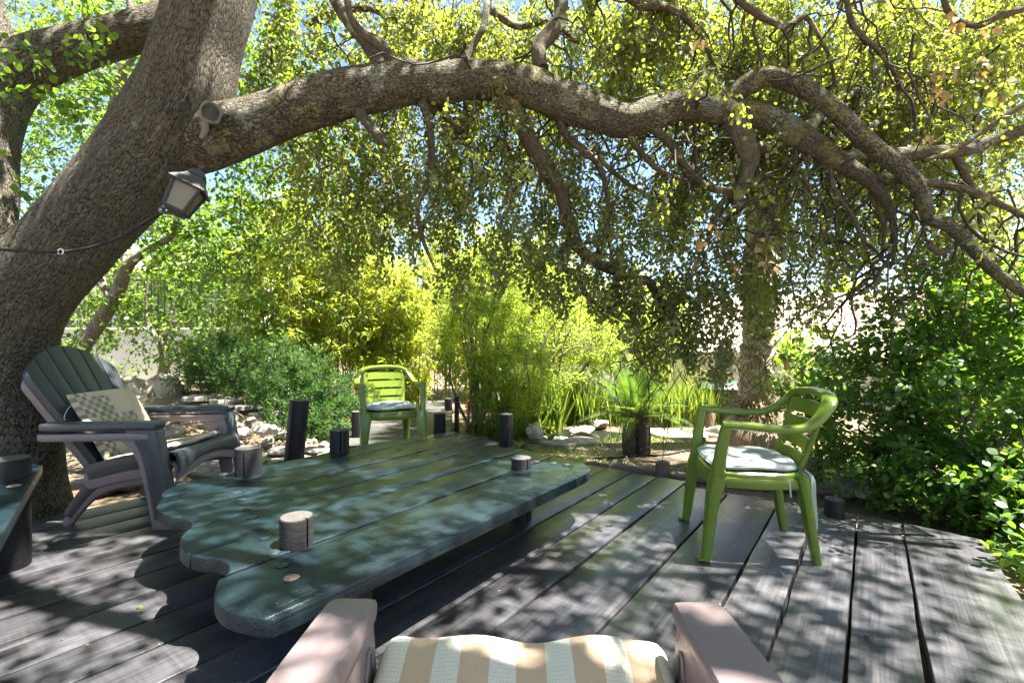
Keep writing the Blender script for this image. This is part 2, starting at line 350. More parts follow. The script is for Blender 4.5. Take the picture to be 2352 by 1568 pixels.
def glassm():
    m, ns, ls, p = mk('frosted_pane'); tc = ns.new('ShaderNodeTexCoord')
    a = node(ns, 'ShaderNodeTexNoise', Scale=14.0, Detail=5.0); ls.new(tc.outputs['Object'], a.inputs['Vector'])
    c = mixc(ns, ls, a.outputs[0], (.26, .235, .175), (.46, .42, .33)); ls.new(c, p.inputs['Base Color']); p.inputs['Roughness'].default_value = .35
    tr = ns.new('ShaderNodeBsdfTranslucent'); tr.inputs['Color'].default_value = (.5, .45, .35, 1)
    mx = ns.new('ShaderNodeMixShader'); mx.inputs[0].default_value = .45; ls.new(p.outputs[0], mx.inputs[1]); ls.new(tr.outputs[0], mx.inputs[2])
    ls.new(mx.outputs[0], ns['Material Output'].inputs['Surface']); return m
M['pane'] = glassm()
def patchm():
    """patchwork cushion: beige cloth with blocks of small grey checks"""
    m, ns, ls, p = mk('patchwork_cloth'); tc = ns.new('ShaderNodeTexCoord')
    def cell(scale, seed):
        s = node(ns, 'ShaderNodeVectorMath', operation='SCALE'); ls.new(tc.outputs['UV'], s.inputs[0]); s.inputs['Scale'].default_value = scale
        f = node(ns, 'ShaderNodeVectorMath', operation='FLOOR'); ls.new(s.outputs[0], f.inputs[0])
        a = node(ns, 'ShaderNodeVectorMath', operation='ADD'); ls.new(f.outputs[0], a.inputs[0]); a.inputs[1].default_value = (seed, seed*1.7, 0)
        w = node(ns, 'ShaderNodeTexWhiteNoise', noise_dimensions='2D'); ls.new(a.outputs[0], w.inputs['Vector']); return w.outputs['Value']
    ck = node(ns, 'ShaderNodeTexChecker', Scale=34.0); ls.new(tc.outputs['UV'], ck.inputs['Vector'])
    ck.inputs['Color1'].default_value = (.17, .165, .15, 1); ck.inputs['Color2'].default_value = (.40, .34, .25, 1)
    sm = cell(34, 3.0); shade = ramp(ns, [(0, (.75, .75, .75)), (1, (1.25, 1.2, 1.1))]); ls.new(sm, shade.inputs[0])
    chk = mixc(ns, ls, 1.0, ck.outputs[0], shade.outputs[0], 'MULTIPLY')
    blk = cell(7.5, 11.0); plain = ramp(ns, [(0, (.42, .33, .22)), (.5, (.47, .39, .28)), (1, (.36, .31, .22))]); ls.new(blk, plain.inputs[0])
    sel = mathn(ns, ls, 'GREATER_THAN', cell(7.5, 5.0), .74)
    ls.new(mixc(ns, ls, sel, plain.outputs[0], chk), p.inputs['Base Color']); p.inputs['Roughness'].default_value = .9
    nz = node(ns, 'ShaderNodeTexNoise', Scale=300.0); ls.new(tc.outputs['Object'], nz.inputs['Vector']); bump(ns, ls, p, nz.outputs[0], .3, .002); return m
M['patch'] = patchm()
def stripem():
    m, ns, ls, p = mk('striped_cloth'); tc = ns.new('ShaderNodeTexCoord'); sx = ns.new('ShaderNodeSeparateXYZ'); ls.new(tc.outputs['UV'], sx.inputs[0])
    nz = node(ns, 'ShaderNodeTexNoise', Scale=260.0, Detail=3.0); ls.new(tc.outputs['UV'], nz.inputs['Vector'])
    x = mathn(ns, ls, 'FRACT', mathn(ns, ls, 'MULTIPLY', sx.outputs[0], 1/.112)); st = mathn(ns, ls, 'LESS_THAN', x, .47)
    wx = mathn(ns, ls, 'FRACT', mathn(ns, ls, 'MULTIPLY', sx.outputs[0], 150.0)); wy = mathn(ns, ls, 'FRACT', mathn(ns, ls, 'MULTIPLY', sx.outputs[1], 110.0))
    grid = mathn(ns, ls, 'MAXIMUM', mathn(ns, ls, 'GREATER_THAN', wx, .86), mathn(ns, ls, 'GREATER_THAN', wy, .84))
    g2 = mathn(ns, ls, 'MULTIPLY', grid, mathn(ns, ls, 'GREATER_THAN', nz.outputs[0], .47))
    wh = mixc(ns, ls, g2, (.60, .555, .48), (.46, .41, .34)); be = mixc(ns, ls, nz.outputs[0], (.43, .30, .20), (.50, .36, .25))
    ls.new(mixc(ns, ls, st, be, wh), p.inputs['Base Color']); p.inputs['Roughness'].default_value = .95
    bump(ns, ls, p, nz.outputs[0], .3, .003); return m
M['stripe'] = stripem()

# ------------------------------------------------------------------ vectorised foliage
OVAL = [(0, 0), (.22, .30), (.55, .42), (.85, .25), (1, 0), (.85, -.25), (.55, -.42), (.22, -.30)]
OVAL6 = [(0, 0), (.30, .36), (.72, .34), (1, 0), (.72, -.34), (.30, -.36)]
LANCE = [(0, 0), (.35, .075), (1, 0), (.35, -.075)]
BLADE = [(0, -.03), (0, .03), (.5, .034), (1, 0), (.5, -.034)]
NARROW = [(0, 0), (.45, .16), (1, 0), (.45, -.16)]
def unit(a): return a/np.maximum(np.linalg.norm(a, axis=-1, keepdims=True), 1e-9)
def leafmesh(name, pos, axis, nrm, size, shape, rnd, curl=.12):
    N = len(pos); K = len(shape); sh = np.array(shape)
    axis = unit(axis); side = unit(np.cross(nrm, axis)); up = np.cross(axis, side)
    a, b = sh[:, 0], sh[:, 1]; c = (-curl*(a**2)+curl*1.2*np.abs(b))
    V = pos[:, None, :]+size[:, None, None]*(axis[:, None, :]*a[None, :, None]+side[:, None, :]*b[None, :, None]+up[:, None, :]*c[None, :, None])
    me = bpy.data.meshes.new(name); me.vertices.add(N*K); me.vertices.foreach_set('co', V.reshape(-1).astype(np.float32))
    me.loops.add(N*K); me.loops.foreach_set('vertex_index', np.arange(N*K, dtype=np.int32))
    me.polygons.add(N); me.polygons.foreach_set('loop_start', np.arange(0, N*K, K, dtype=np.int32)); me.polygons.foreach_set('loop_total', np.full(N, K, dtype=np.int32))
    at = me.attributes.new('rnd', 'FLOAT', 'POINT'); at.data.foreach_set('value', np.repeat(rnd, K).astype(np.float32))
    me.update(calc_edges=True); return me
def tubesmesh(name, P, R, sides=4):
    Mn, n, _ = P.shape; T = np.gradient(P, axis=1); T = unit(T); ref = np.array([.37, .61, .7]); A = unit(np.cross(T, ref)); B = np.cross(T, A)
    th = 2*PI*np.arange(sides)/sides
    V = P[:, :, None, :]+R[:, :, None, None]*(A[:, :, None, :]*np.cos(th)[None, None, :, None]+B[:, :, None, :]*np.sin(th)[None, None, :, None])
    base = (np.arange(Mn)*n*sides)[:, None, None]; i = np.arange(n-1)[None, :, None]; k = np.arange(sides)[None, None, :]; k2 = (k+1) % sides
    Fq = np.stack([base+i*sides+k, base+i*sides+k2, base+(i+1)*sides+k2, base+(i+1)*sides+k], -1).reshape(-1, 4)
    me = bpy.data.meshes.new(name); me.vertices.add(Mn*n*sides); me.vertices.foreach_set('co', V.reshape(-1).astype(np.float32))
    me.loops.add(len(Fq)*4); me.loops.foreach_set('vertex_index', Fq.reshape(-1).astype(np.int32))
    me.polygons.add(len(Fq)); me.polygons.foreach_set('loop_start', np.arange(0, len(Fq)*4, 4, dtype=np.int32)); me.polygons.foreach_set('loop_total', np.full(len(Fq), 4, dtype=np.int32))
    me.update(calc_edges=True); me.shade_smooth(); return me
def rand_unit(n): return unit(rng.normal(size=(n, 3)))
def twigs(start, length, droop=.6, n=6, spread=.6, up=0.0, r0=.004, wig=.25, back=0.0):
    """start (M,3), length (M,) -> twig polylines (M,n,3) and radii"""
    m = len(start); d = rand_unit(m); d[:, 2] = d[:, 2]*spread-droop*.4+up; d[:, 1] = np.where(d[:, 1] < 0, d[:, 1]*(1-back), d[:, 1])+back*.4; d = unit(d); P = np.zeros((m, n, 3)); P[:, 0] = start
    for i in range(1, n):
        d = unit(d+rng.normal(size=(m, 3))*wig+np.array([0, 0, -droop/n*1.6+up/n])); P[:, i] = P[:, i-1]+d*(length/(n-1))[:, None]
    R = np.linspace(1, .35, n)[None, :]*(r0*rng.uniform(.7, 1.3, m))[:, None]; return P, R
def leaves_on(P, per, off, size, tilt=.75, down=.35, rn=None, szv=.35):
    m, n, _ = P.shape; t = rng.uniform(.12, 1, (m, per))*(n-1); i = np.minimum(t.astype(int), n-2); f = (t-i)[..., None]; ar = np.arange(m)[:, None]
    p = P[ar, i]*(1-f)+P[ar, i+1]*f; tw = unit(P[ar, i+1]-P[ar, i]); N = m*per
    p = p.reshape(-1, 3); tw = tw.reshape(-1, 3); o = rand_unit(N); p = p+o*rng.uniform(0, off, (N, 1))
    ax = unit(o*1.0+tw*.6+rand_unit(N)*.5+np.array([0, 0, -down])); nr = unit(np.array([0, 0, 1.0])+rand_unit(N)*tilt)
    s = size*(1+rng.uniform(-szv, szv, N)); base = np.repeat(rng.uniform(0, 1, m) if rn is None else rn, per)
    return p, ax, nr, s, np.clip(base*.55+rng.uniform(0, 1, N)*.45, 0, 1)
UNITLEAF = {}
def leaf_parts(parent, mat, shape, data, count, key, lo=0.0):
    """the leaves that show largest become objects of their own; the rest stay in the mass"""
    p, ax, nr, s, r = data; px = p[:, 0]/np.maximum(p[:, 1], .1); pz = (p[:, 2]-H)/np.maximum(p[:, 1], .1)
    ok = (np.abs(px) < 1.02) & (np.abs(pz) < .68) & (p[:, 1] > .5); sc = np.where(ok, s/np.maximum(p[:, 1], .3), 0); sc = sc*rng.uniform(.75, 1, len(sc))
    idx = np.argsort(-sc)[:count]; idx = idx[sc[idx] > lo]
    if key not in UNITLEAF:
        UNITLEAF[key] = []
        for k in range(5):
            me = leafmesh('leaf', np.zeros((1, 3)), np.array([[1., 0, 0]]), np.array([[0, 0, 1.]]), np.array([1.]), shape, np.array([k/4])); me.materials.append(mat); UNITLEAF[key].append(me)
    inv = parent.matrix_basis.inverted() if parent else Matrix()
    for i in idx:
        a = Vector(ax[i]).normalized(); sd = Vector(nr[i]).cross(a).normalized(); u = a.cross(sd)
        Mx = Matrix(((a.x, sd.x, u.x, 0), (a.y, sd.y, u.y, 0), (a.z, sd.z, u.z, 0), (0, 0, 0, 1))) @ Matrix.Scale(float(s[i]), 4); Mx.translation = Vector(p[i])
        o = bpy.data.objects.new('leaf', UNITLEAF[key][min(4, int(r[i]*5))]); COL.objects.link(o); o.parent = parent; o.matrix_basis = inv @ Mx
    keep = np.ones(len(p), bool); keep[idx] = False
    return tuple(d[keep] for d in data)
def foliage(parent, name, mat, shape, data, curl=.12):
    me = leafmesh(name, *data[:4], shape, data[4], curl); o = link(name, me, mat, parent)
    if parent is not None: o.matrix_basis = parent.matrix_basis.inverted()
    return tag(o, kind='stuff')
def twigpart(parent, name, mat, P, R, sides=4):
    o = link(name, tubesmesh(name, P, R, sides), mat, parent)
    if parent is not None: o.matrix_basis = parent.matrix_basis.inverted()
    return tag(o, kind='stuff')
def cat(*ds): return tuple(np.concatenate([d[i] for d in ds]) for i in range(5))
def gridpts(rows, k, Yr, cell=98.0, y0=0.0, ybias=None):
    """density digits per photo cell -> points spread through a depth range"""
    out = []
    for r, row in enumerate(rows):
        for c, ch in enumerate(row.replace(' ', '')):
            d = int(ch)
            if not d: continue
            n = rng.poisson(d*k)
            x = (c+rng.uniform(-.15, 1.15, n))*cell; y = y0+(r+rng.uniform(-.15, 1.15, n))*cell; Y = rng.uniform(Yr[0], Yr[1], n)
            out.append(np.stack([(x-CX)/F*Y, Y, H-(y-CY)/F*Y], 1))
    return np.concatenate(out)
# ------------------------------------------------------------------ the setting
def sst(x): x = min(1, max(0, x)); return x*x*(3-2*x)
def gz(X, Y):
    z = -.13+.50*sst((-X-1.9)/1.6)*sst((Y-4.2)/2.2)+.012*math.sin(X*3.1+Y*1.7)*math.sin(Y*2.3-X)+.25*sst((Y-9)/8)
    z -= .10*max(0, 1-((X-.8)/.85)**2-((Y-6.15)/.45)**2)
    return z
def build_ground():
    xs = sorted(set([-90, -60, -40, -28, -20, -15]+[round(-12+.22*i, 3) for i in range(110)]+[13, 16, 22, 30, 45, 70, 90]))
    ys = sorted(set([-40, -20, -10, -5]+[round(-3+.22*i, 3) for i in range(82)]+[16, 18, 22, 30, 45, 70, 110]))
    mb = MB(); nx = len(xs); vs = [(x, y, gz(x, y)) for y in ys for x in xs]
    fs = [(j*nx+i, j*nx+i+1, (j+1)*nx+i+1, (j+1)*nx+i) for j in range(len(ys)-1) for i in range(nx-1)]
    return tag(mb.add(vs, fs).build('ground', M['soil']), kind='structure')
build_ground()
tag(MB().prism([(.8+.85*math.cos(a/20*2*PI)*(1+.12*math.sin(a*1.9)), 6.15+.45*math.sin(a/20*2*PI)*(1+.1*math.sin(a*2.7))) for a in range(20)], -.20, -.145).build('water', M['water']), 'small dark garden pond', None, None, 'structure')

DANG = PI/2-UA                      # deck frame: local x runs along the planks, local y towards the oak
def uv(u, v, z=0.0): p = UU*u+VV*v; return Vector((p.x, p.y, z))
deck = thing('deck', 'dark stained plank deck under the oak', 'deck', (0, 0, 0), DANG)
deck['kind'] = 'structure'; del deck['category']
gaps = [.50, .15, -.06, -.27, -.475, -.785, -1.10, -1.322, -1.535, -1.755, -1.975, -2.19, -2.42, -2.64, -2.85, -3.07, -3.30, -3.52, -3.74, -3.96]
def uend(v):
    if v > .1: return 3.58
    if v > -1.1: return 3.60
    if v > -2.0: return 3.70
    return 3.84 if v > -2.9 else 4.0 if v > -3.4 else 4.12
for i in range(len(gaps)-1):
    va, vb = gaps[i], gaps[i+1]; vm = (va+vb)/2; ue = uend(vm)+random.uniform(-.02, .02); us = -1.7
    g = .007 if i else .0
    n = 22; r = random.Random(i); top = []; bot = []
    for k in range(n+1):
        u = us+(ue-us)*k/n; wob = lambda: r.uniform(-.0035, .0035)
        ga = g+(.016*max(0, (2.6-u)/2.6) if i == 1 else 0)
        top.append((u, -(va-ga+wob()))); bot.append((u, -(vb+.006+(.012*max(0, (2.8-u)/2.8) if i == 0 else 0)+wob())))
    if i == 0:                                           # outer plank narrows and its corner is cut off
        top = [(u, y+.01*math.sin(u*2.3)) for u, y in top]; top[-1] = (ue-.03, top[-1][1]); bot[-1] = (ue+.04, bot[-1][1])
    if vm < -2.0:                                        # scalloped far end
        top[-1] = (ue-.10, top[-1][1]); bot[-1] = (ue-.05, bot[-1][1]); top.append((ue-.03, -(va-.05))); top.append((ue, -vm))
    z1 = random.uniform(-.0015, .0015)
    MB().prism(top+bot[::-1], -.055, z1, .0035).build('plank', M['deck'], deck)
for u in (-1.4, -.3, .8, 1.9, 3.0, 3.45):
    MB().box((u, 1.75, -.105), (.07, 4.3, .098), .003).build('joist', M['post'], deck)
bw = thing('boardwalk', 'weathered grey boardwalk of cross planks leading into the garden', 'boardwalk', (-1.22, 4.93, 0), math.radians(7))
del bw['category']; bw['kind'] = 'structure'
for i in range(30):
    r = random.Random(100+i); y = i*.125
    MB().prism([(-.60+r.uniform(-.012, .012), y), (0, y+r.uniform(-.002, .002)), (.60+r.uniform(-.012, .012), y), (.60, y+.114), (0, y+.114), (-.60, y+.114)], -.045, -.012+r.uniform(-.002, .002), .003, Matrix.Rotation(PI/2, 4, 'Z') @ Matrix.Rotation(-PI/2, 4, 'Z')).build('plank', M['board'], bw)
for x in (-.5, .5): MB().box((x, 1.9, -.09), (.06, 3.7, .086), .003).build('joist', M['post'], bw)

# ------------------------------------------------------------------ timber posts
def post_mesh(r, z0, z1, seed, notch=True, mat='post'):
    rr = random.Random(seed); out = []; a0 = rr.uniform(0, 6.28) if notch is True else notch
    n = 40
    for k in range(n):
        a = 2*PI*k/n; rad = r*(1+.03*math.sin(2*a+seed)+.02*math.sin(3*a+seed*2.1))
        out.append((rad*math.cos(a), rad*math.sin(a)))
    if notch is not False:
        k = int((a0 % (2*PI))/(2*PI)*n); p = Vector(out[k]); tn = Vector((-p.y, p.x)).normalized()*.0035; q = p*.55
        out[k:k+1] = [tuple(p-tn), tuple(q), tuple(p+tn)]
    mb = MB(); mb.prism(out, z0, z1, .0025); cap = MB(); cap.prism([(x*.93, y*.93) for x, y in out], z1-.001, z1+.002)
    return mb, cap
def make_post(name, label, loc, r, h, seed, tilt=(0, 0), notch=True, group=None, parent=None, z0=-.12, mat='post', capm='posttop', catg='post'):
    mb, cap = post_mesh(r, z0, h, seed, notch)
    if parent is None:
        t = thing(name, label, catg, loc, 0, group); t.rotation_euler = (tilt[0], tilt[1], 0); mb.build('shaft', M[mat], t); cap.build('end_grain', M[capm], t); return t
    o = mb.build(name, M[mat], parent); o.location = loc; c = cap.build('end_grain', M[capm], o); return o

# ------------------------------------------------------------------ big low table
TZ = .305
def bez(pts, n=5): return [tuple(p) for p in spline(pts, n)]
tb = thing('low_table', 'long low teal plank table with scalloped ends around timber posts', 'table', (0, 0, 0), DANG)
VB = [-1.28, -1.65, -1.91, -2.18, -2.44, -2.72, -2.93]
lefts = [[(.66, -1.283), (.625, -1.36), (.606, -1.45), (.622, -1.55), (.672, -1.645)],
         [(.70, -1.655), (.735, -1.72), (.735, -1.79), (.705, -1.85), (.690, -1.905)],
         [(.688, -1.915), (.690, -1.98), (.706, -2.05), (.735, -2.12), (.775, -2.175)],
         [(.79, -2.185), (.815, -2.25), (.815, -2.32), (.795, -2.38), (.785, -2.435)],
         [(.785, -2.445), (.785, -2.52), (.80, -2.59), (.835, -2.66), (.865, -2.715)],
         [(.870, -2.725), (.875, -2.77), (.90, -2.82), (.94, -2.87), (1.02, -2.925)]]
rights = [[(2.44, -1.283), (2.56, -1.32), (2.645, -1.41), (2.668, -1.52), (2.66, -1.645)],
          [(2.665, -1.655), (2.665, -1.71), (2.685, -1.77), (2.71, -1.84), (2.738, -1.905)],
          [(2.745, -1.915), (2.75, -1.97), (2.712, -2.04), (2.62, -2.11), (2.54, -2.175)],
          [(2.52, -2.185), (2.52, -2.25), (2.55, -2.32), (2.60, -2.39), (2.63, -2.435)],
          [(2.64, -2.445), (2.67, -2.50), (2.672, -2.58), (2.64, -2.66), (2.61, -2.715)],
          [(2.60, -2.725), (2.58, -2.77), (2.52, -2.83), (2.42, -2.89), (2.28, -2.925)]]
POSTS = [(.96, -1.70), (2.335, -1.66), (1.30, -2.80), (1.93, -2.88)]
for i in range(6):
    l = bez(lefts[i]); r = bez(rights[i]); d = .005; va, vb = VB[i]-d, VB[i+1]+d; l[0] = (l[0][0], va); l[-1] = (l[-1][0], vb); r[0] = (r[0][0], va); r[-1] = (r[-1][0], vb)
    l = [(u, min(va, max(vb, v))) for u, v in l]; r = [(u, min(va, max(vb, v))) for u, v in r]
    e1 = [(u, va+.0012*math.sin(u*9+i)) for u in np.linspace(r[0][0], l[0][0], 16)[1:-1]]; e2 = [(u, vb+.0012*math.sin(u*7+i)) for u in np.linspace(l[-1][0], r[-1][0], 16)[1:-1]]
    o = MB().prism([(u, -v) for u, v in l+e2+r[::-1]+e1], -.055, 0, .006).build('plank', M['teal'], tb); o.location = (0, 0, TZ+random.uniform(-.0012, .0012))
for u, va, vb in ((.99, -1.36, -2.80), (2.47, -1.42, -2.68)):
    MB().box((u, -(va+vb)/2, TZ-.0555-.041), (.10, va-vb, .08), .006).build('cross_beam', M['post'], tb)
for k, ((u, v), r, h) in enumerate(zip(POSTS, (.060, .062, .068, .062), (.405, .362, .455, .452))):
    make_post('post', None, (u, -v, 0), r, h, 31+k, notch=(2.2, 4.4, 4.0, 4.3)[k] if k else 4.9, parent=tb)
    MB().lathe([(r*1.22, TZ+.0022), (r*1.22, TZ+.0026)], 20, Matrix.Translation((u, -v, 0))).build('socket_rim', M['post'], tb) if False else None
MB().tube([(.92, 1.40, .19), (.93, 1.62, .185), (.94, 1.86, .19)], [.085, .088, .085], 14, lump=.08, seed=3).build('log_support', M['post'], tb)
def zpx(x, y): return (500+x*.808)*.57422, (1600+y*.808)*.57422
boltme = MB().lathe([(.024, 0), (.024, .002), (.017, .0055), (.008, .0075), (.001, .008)], 14).mesh('bolt')
rustme = boltme.copy(); boltme.materials.append(M['bolt']); rustme.materials.append(M['rust'])
for k, (x, y) in enumerate([(825, 880), (775, 815), (733, 755), (690, 680), (660, 633), (627, 580), (602, 540), (575, 492), (550, 457), (527, 420), (522, 392), (487, 368),
                            (2185, 320), (2120, 312), (2035, 303), (1920, 293), (1835, 282), (1722, 275), (1640, 270), (1540, 263), (1455, 253), (1355, 245), (1275, 240), (1178, 232)]):
    p = G(*zpx(x, y), TZ); q = Vector((p.dot(UU), -p.dot(VV), TZ+.0005))
    o = link('bolt', rustme if k == 0 else boltme, None, tb); o.location = q
# second table at the left edge of the view
SZ = .42
c0 = G(100, 1062, SZ); e = (G(0, 1235, SZ)-c0).normalized(); bdir = Vector((-.87, .36, 0)).normalized()
st_ = thing('low_table', 'teal plank side table beside the oak trunk at the left edge', 'table', (c0.x, c0.y, SZ), 0)
nrm = Vector((-e.y, e.x, 0)); nrm = nrm if nrm.x < 0 else -nrm
for k, (a, b) in enumerate(((.0, .30), (.308, .60), (.608, .88))):
    pts = [Vector((0, 0, 0))+nrm*a+e*(.0 if k else .05)]
    if k == 0: pts += [nrm*.03+e*(.005), nrm*.09-e*.012, nrm*.2-e*.01]
    pts += [nrm*b-e*(.01+.03*k), nrm*b+e*1.55, nrm*a+e*1.55]
    MB().prism([(p.x, p.y) for p in pts], -.05, random.uniform(-.001, .001), .006).build('plank', M['teal'], st_)
p = G(14, 1095, SZ)-c0; make_post('post', None, (p.x-.0, p.y, -SZ), .085, SZ+.085, 77, notch=False, parent=st_, z0=.0)
q = e*1.2+nrm*.45; make_post('post', None, (q.x, q.y, -SZ), .075, SZ-.052, 78, notch=False, parent=st_, z0=.0)
for x, y, m in ((32, 1117, rustme),):
    p = G(x, y, SZ)-c0; o = link('bolt', m, None, st_); o.location = (p.x, p.y, .002)

# ------------------------------------------------------------------ green stacking armchair (local +x is its front)
def green_chair(label, loc, ang):
    t = thing('plastic_armchair', label, 'chair', (*loc, 0), ang, 'green plastic armchairs'); g = M['green']
    # seat shell: dished slab with rounded corners and a front apron
    def sup(ax, ay, n, cx=0.0, k=3.6, taper=.05):
        o = []
        for i in range(n):
            a = 2*PI*i/n; c, s = math.cos(a), math.sin(a); q = (abs(c)**k+abs(s)**k)**(-1/k); x = c*q*ax; o.append((cx+x, s*q*ay*(1+taper*x/ax)))
        return o
    mb = MB(); n = 44; rings = []
    for sc, z in ((.97, .372), (1.0, .376), (1.015, .395), (1.0, .414), (.96, .421), (.86, .415), (.6, .404), (.3, .400)):
        rings.append([(x*sc, y*sc, z+.012*(x/.23 if x > 0 else 0)**2*(-1 if z < .4 else -.6)) for x, y in sup(.225, .245, n, .0)])
    vs = [p for r in rings for p in r]; fs = [(k*n+i, k*n+(i+1) % n, (k+1)*n+(i+1) % n, (k+1)*n+i) for k in range(len(rings)-1) for i in range(n)]
    fs += [tuple(reversed(range(n))), tuple(range((len(rings)-1)*n, len(rings)*n))]; mb.add(vs, fs).build('seat', g, t)
    mb = MB(); mb.sweep([(.185, -.235, .375), (.222, -.15, .365), (.235, 0, .362), (.222, .15, .365), (.185, .235, .375)], .016, .055, n=10); mb.build('front_apron', g, t)
    for s in (-1, 1):
        MB().sweep([(.16, s*.245, .372), (0, s*.248, .368), (-.17, s*.225, .372)], .014, .05, n=10).build('side_apron', g, t)
        # front leg runs up past the seat into the arm post
        MB().sweep([(.263, s*.272, .0), (.255, s*.270, .03), (.235, s*.262, .22), (.215, s*.255, .34), (.195, s*.250, .40)], [.050, .052, .076, .104, .112], [.044, .044, .054, .070, .074], up=(1, 0, 0), n=14, sq=3.4).build('leg', g, t)
        MB().sweep([(.300, s*.275, .006), (.245, s*.272, .008)], .05, .012, n=10).build('foot', g, t)
        MB().sweep([(-.185, s*.205, .41), (-.205, s*.205, .30), (-.232, s*.210, .12), (-.252, s*.214, 0)], [.10, .088, .066, .054], [.06, .052, .044, .038], up=(1, 0, 0), n=14, sq=3.2).build('leg', g, t)
        MB().sweep([(.205, s*.262, .36), (.20, s*.268, .44), (.185, s*.275, .55), (.165, s*.280, .648)], [.050, .052, .050, .048], [.062, .062, .054, .050], up=(1, 0, 0), n=14, sq=3.4).build('arm_post', g, t)
        MB().sweep(bez([(-.295, s*.190, .745), (-.262, s*.182, .63), (-.222, s*.170, .50), (-.180, s*.160, .40)]), .040, .018, up=(1, 0, .3), n=10).build('stile', g, t)
    half = [(.185, .280, .655), (.05, .283, .648), (-.09, .283, .640), (-.17, .278, .648), (-.225, .266, .676), (-.268, .248, .718), (-.300, .222, .754), (-.322, .165, .780), (-.335, .08, .791), (-.338, 0, .793)]
    path = half+[(x, -y, z) for x, y, z in half[-2::-1]]; pp = bez(path, 5)
    ws = [.054+.016*min(1, max(0, (z-.66)/.1)) for x, y, z in pp]
    MB().sweep(pp, ws, .038, n=14, sq=3.0).build('arm_rail', g, t)
    for k in range(4):                                    # four bowed slats
        z0 = .735-k*.080-.060; z1 = .735-k*.080; mb = MB(); vs = []; nn = 14
        for j in range(nn+1):
            f = j/nn*2-1
            for z in (z0, z1):
                hw = .162+.028*(z-.42)/.35; bow = .028*(1-f*f); xb = -.172-.125*(z-.40)/.37-bow
                zz = z+(.012*(1-f*f) if (k == 0 and z == z1) else 0)
                vs += [(xb, f*hw, zz), (xb-.009, f*hw, zz)]
        fs = []
        for j in range(nn):
            a, b = j*4, j*4+4; fs += [(a, b, b+2, a+2), (a+1, a+3, b+3, b+1), (a, a+1, b+1, b), (a+2, b+2, b+3, a+3)]
        fs += [(0, 2, 3, 1), (nn*4, nn*4+1, nn*4+3, nn*4+2)]; mb.add(vs, fs).build('slat', g, t)
    return t
def seat_cushion(label, loc, ang, ties):
    t = thing('seat_cushion', label, 'cushion', (*loc, .424), ang, 'white seat cushions'); n = 48; mb = MB(); rings = []
    def o(sc, z):
        r = []
        for i in range(n):
            a = 2*PI*i/n; c, s = math.cos(a), math.sin(a); q = (abs(c)**5+abs(s)**5)**(-.2); x, y = c*q*.212*sc, s*q*.218*sc*(1+.06*c); r.append((x+.01, y, z+.0035*math.sin(x*31+y*17)*(sc < .95)+.003*math.sin(a*5)))
        return r
    for sc, z in ((.5, -.002), (.9, -.001), (.985, .006), (1.0, .016), (.985, .026), (.9, .035), (.7, .042), (.4, .044), (.1, .043)): rings.append(o(sc, z))
    vs = [p for r in rings for p in r]; fs = [(k*n+i, k*n+(i+1) % n, (k+1)*n+(i+1) % n, (k+1)*n+i) for k in range(len(rings)-1) for i in range(n)]
    fs += [tuple(reversed(range(n))), tuple(range((len(rings)-1)*n, len(rings)*n))]; mb.add(vs, fs).build('pad', M['cream'], t)
    MB().sweep([(x*1.0, y*1.0, z) for x, y, z in o(1.004, .016)], .006, .006, n=6, sq=2, closed=True).build('piping', M['piping'], t)
    for path in ties: MB().sweep(bez(path, 4), .009, .0018, up=(0, 1, .2), n=6).build('tie', M['piping'], t)
    return t
NC = (1.235, 2.545); NA = math.atan2(.18, -.98)
green_chair('green plastic armchair on the open deck beside the leafy bush', NC, NA)
seat_cushion('white seat cushion with dangling ties on the chair beside the leafy bush', NC, NA,
             [[(-.20, .215, .015), (-.23, .235, -.02), (-.235, .24, -.12), (-.24, .245, -.25)], [(-.20, .215, .015), (-.215, .245, -.01), (-.22, .255, -.10), (-.23, .25, -.17)],
              [(-.12, .235, -.03), (-.125, .238, -.05), (-.13, .24, -.11)], [(-.05, -.22, .0), (-.05, -.262, -.03), (-.055, -.265, -.10)]])
FC = (-1.165, 4.60); FA = math.radians(-65)
green_chair('green plastic armchair beyond the low table at the mouth of the boardwalk', FC, FA)
seat_cushion('white seat cushion on the green chair beyond the low table', FC, FA, [])

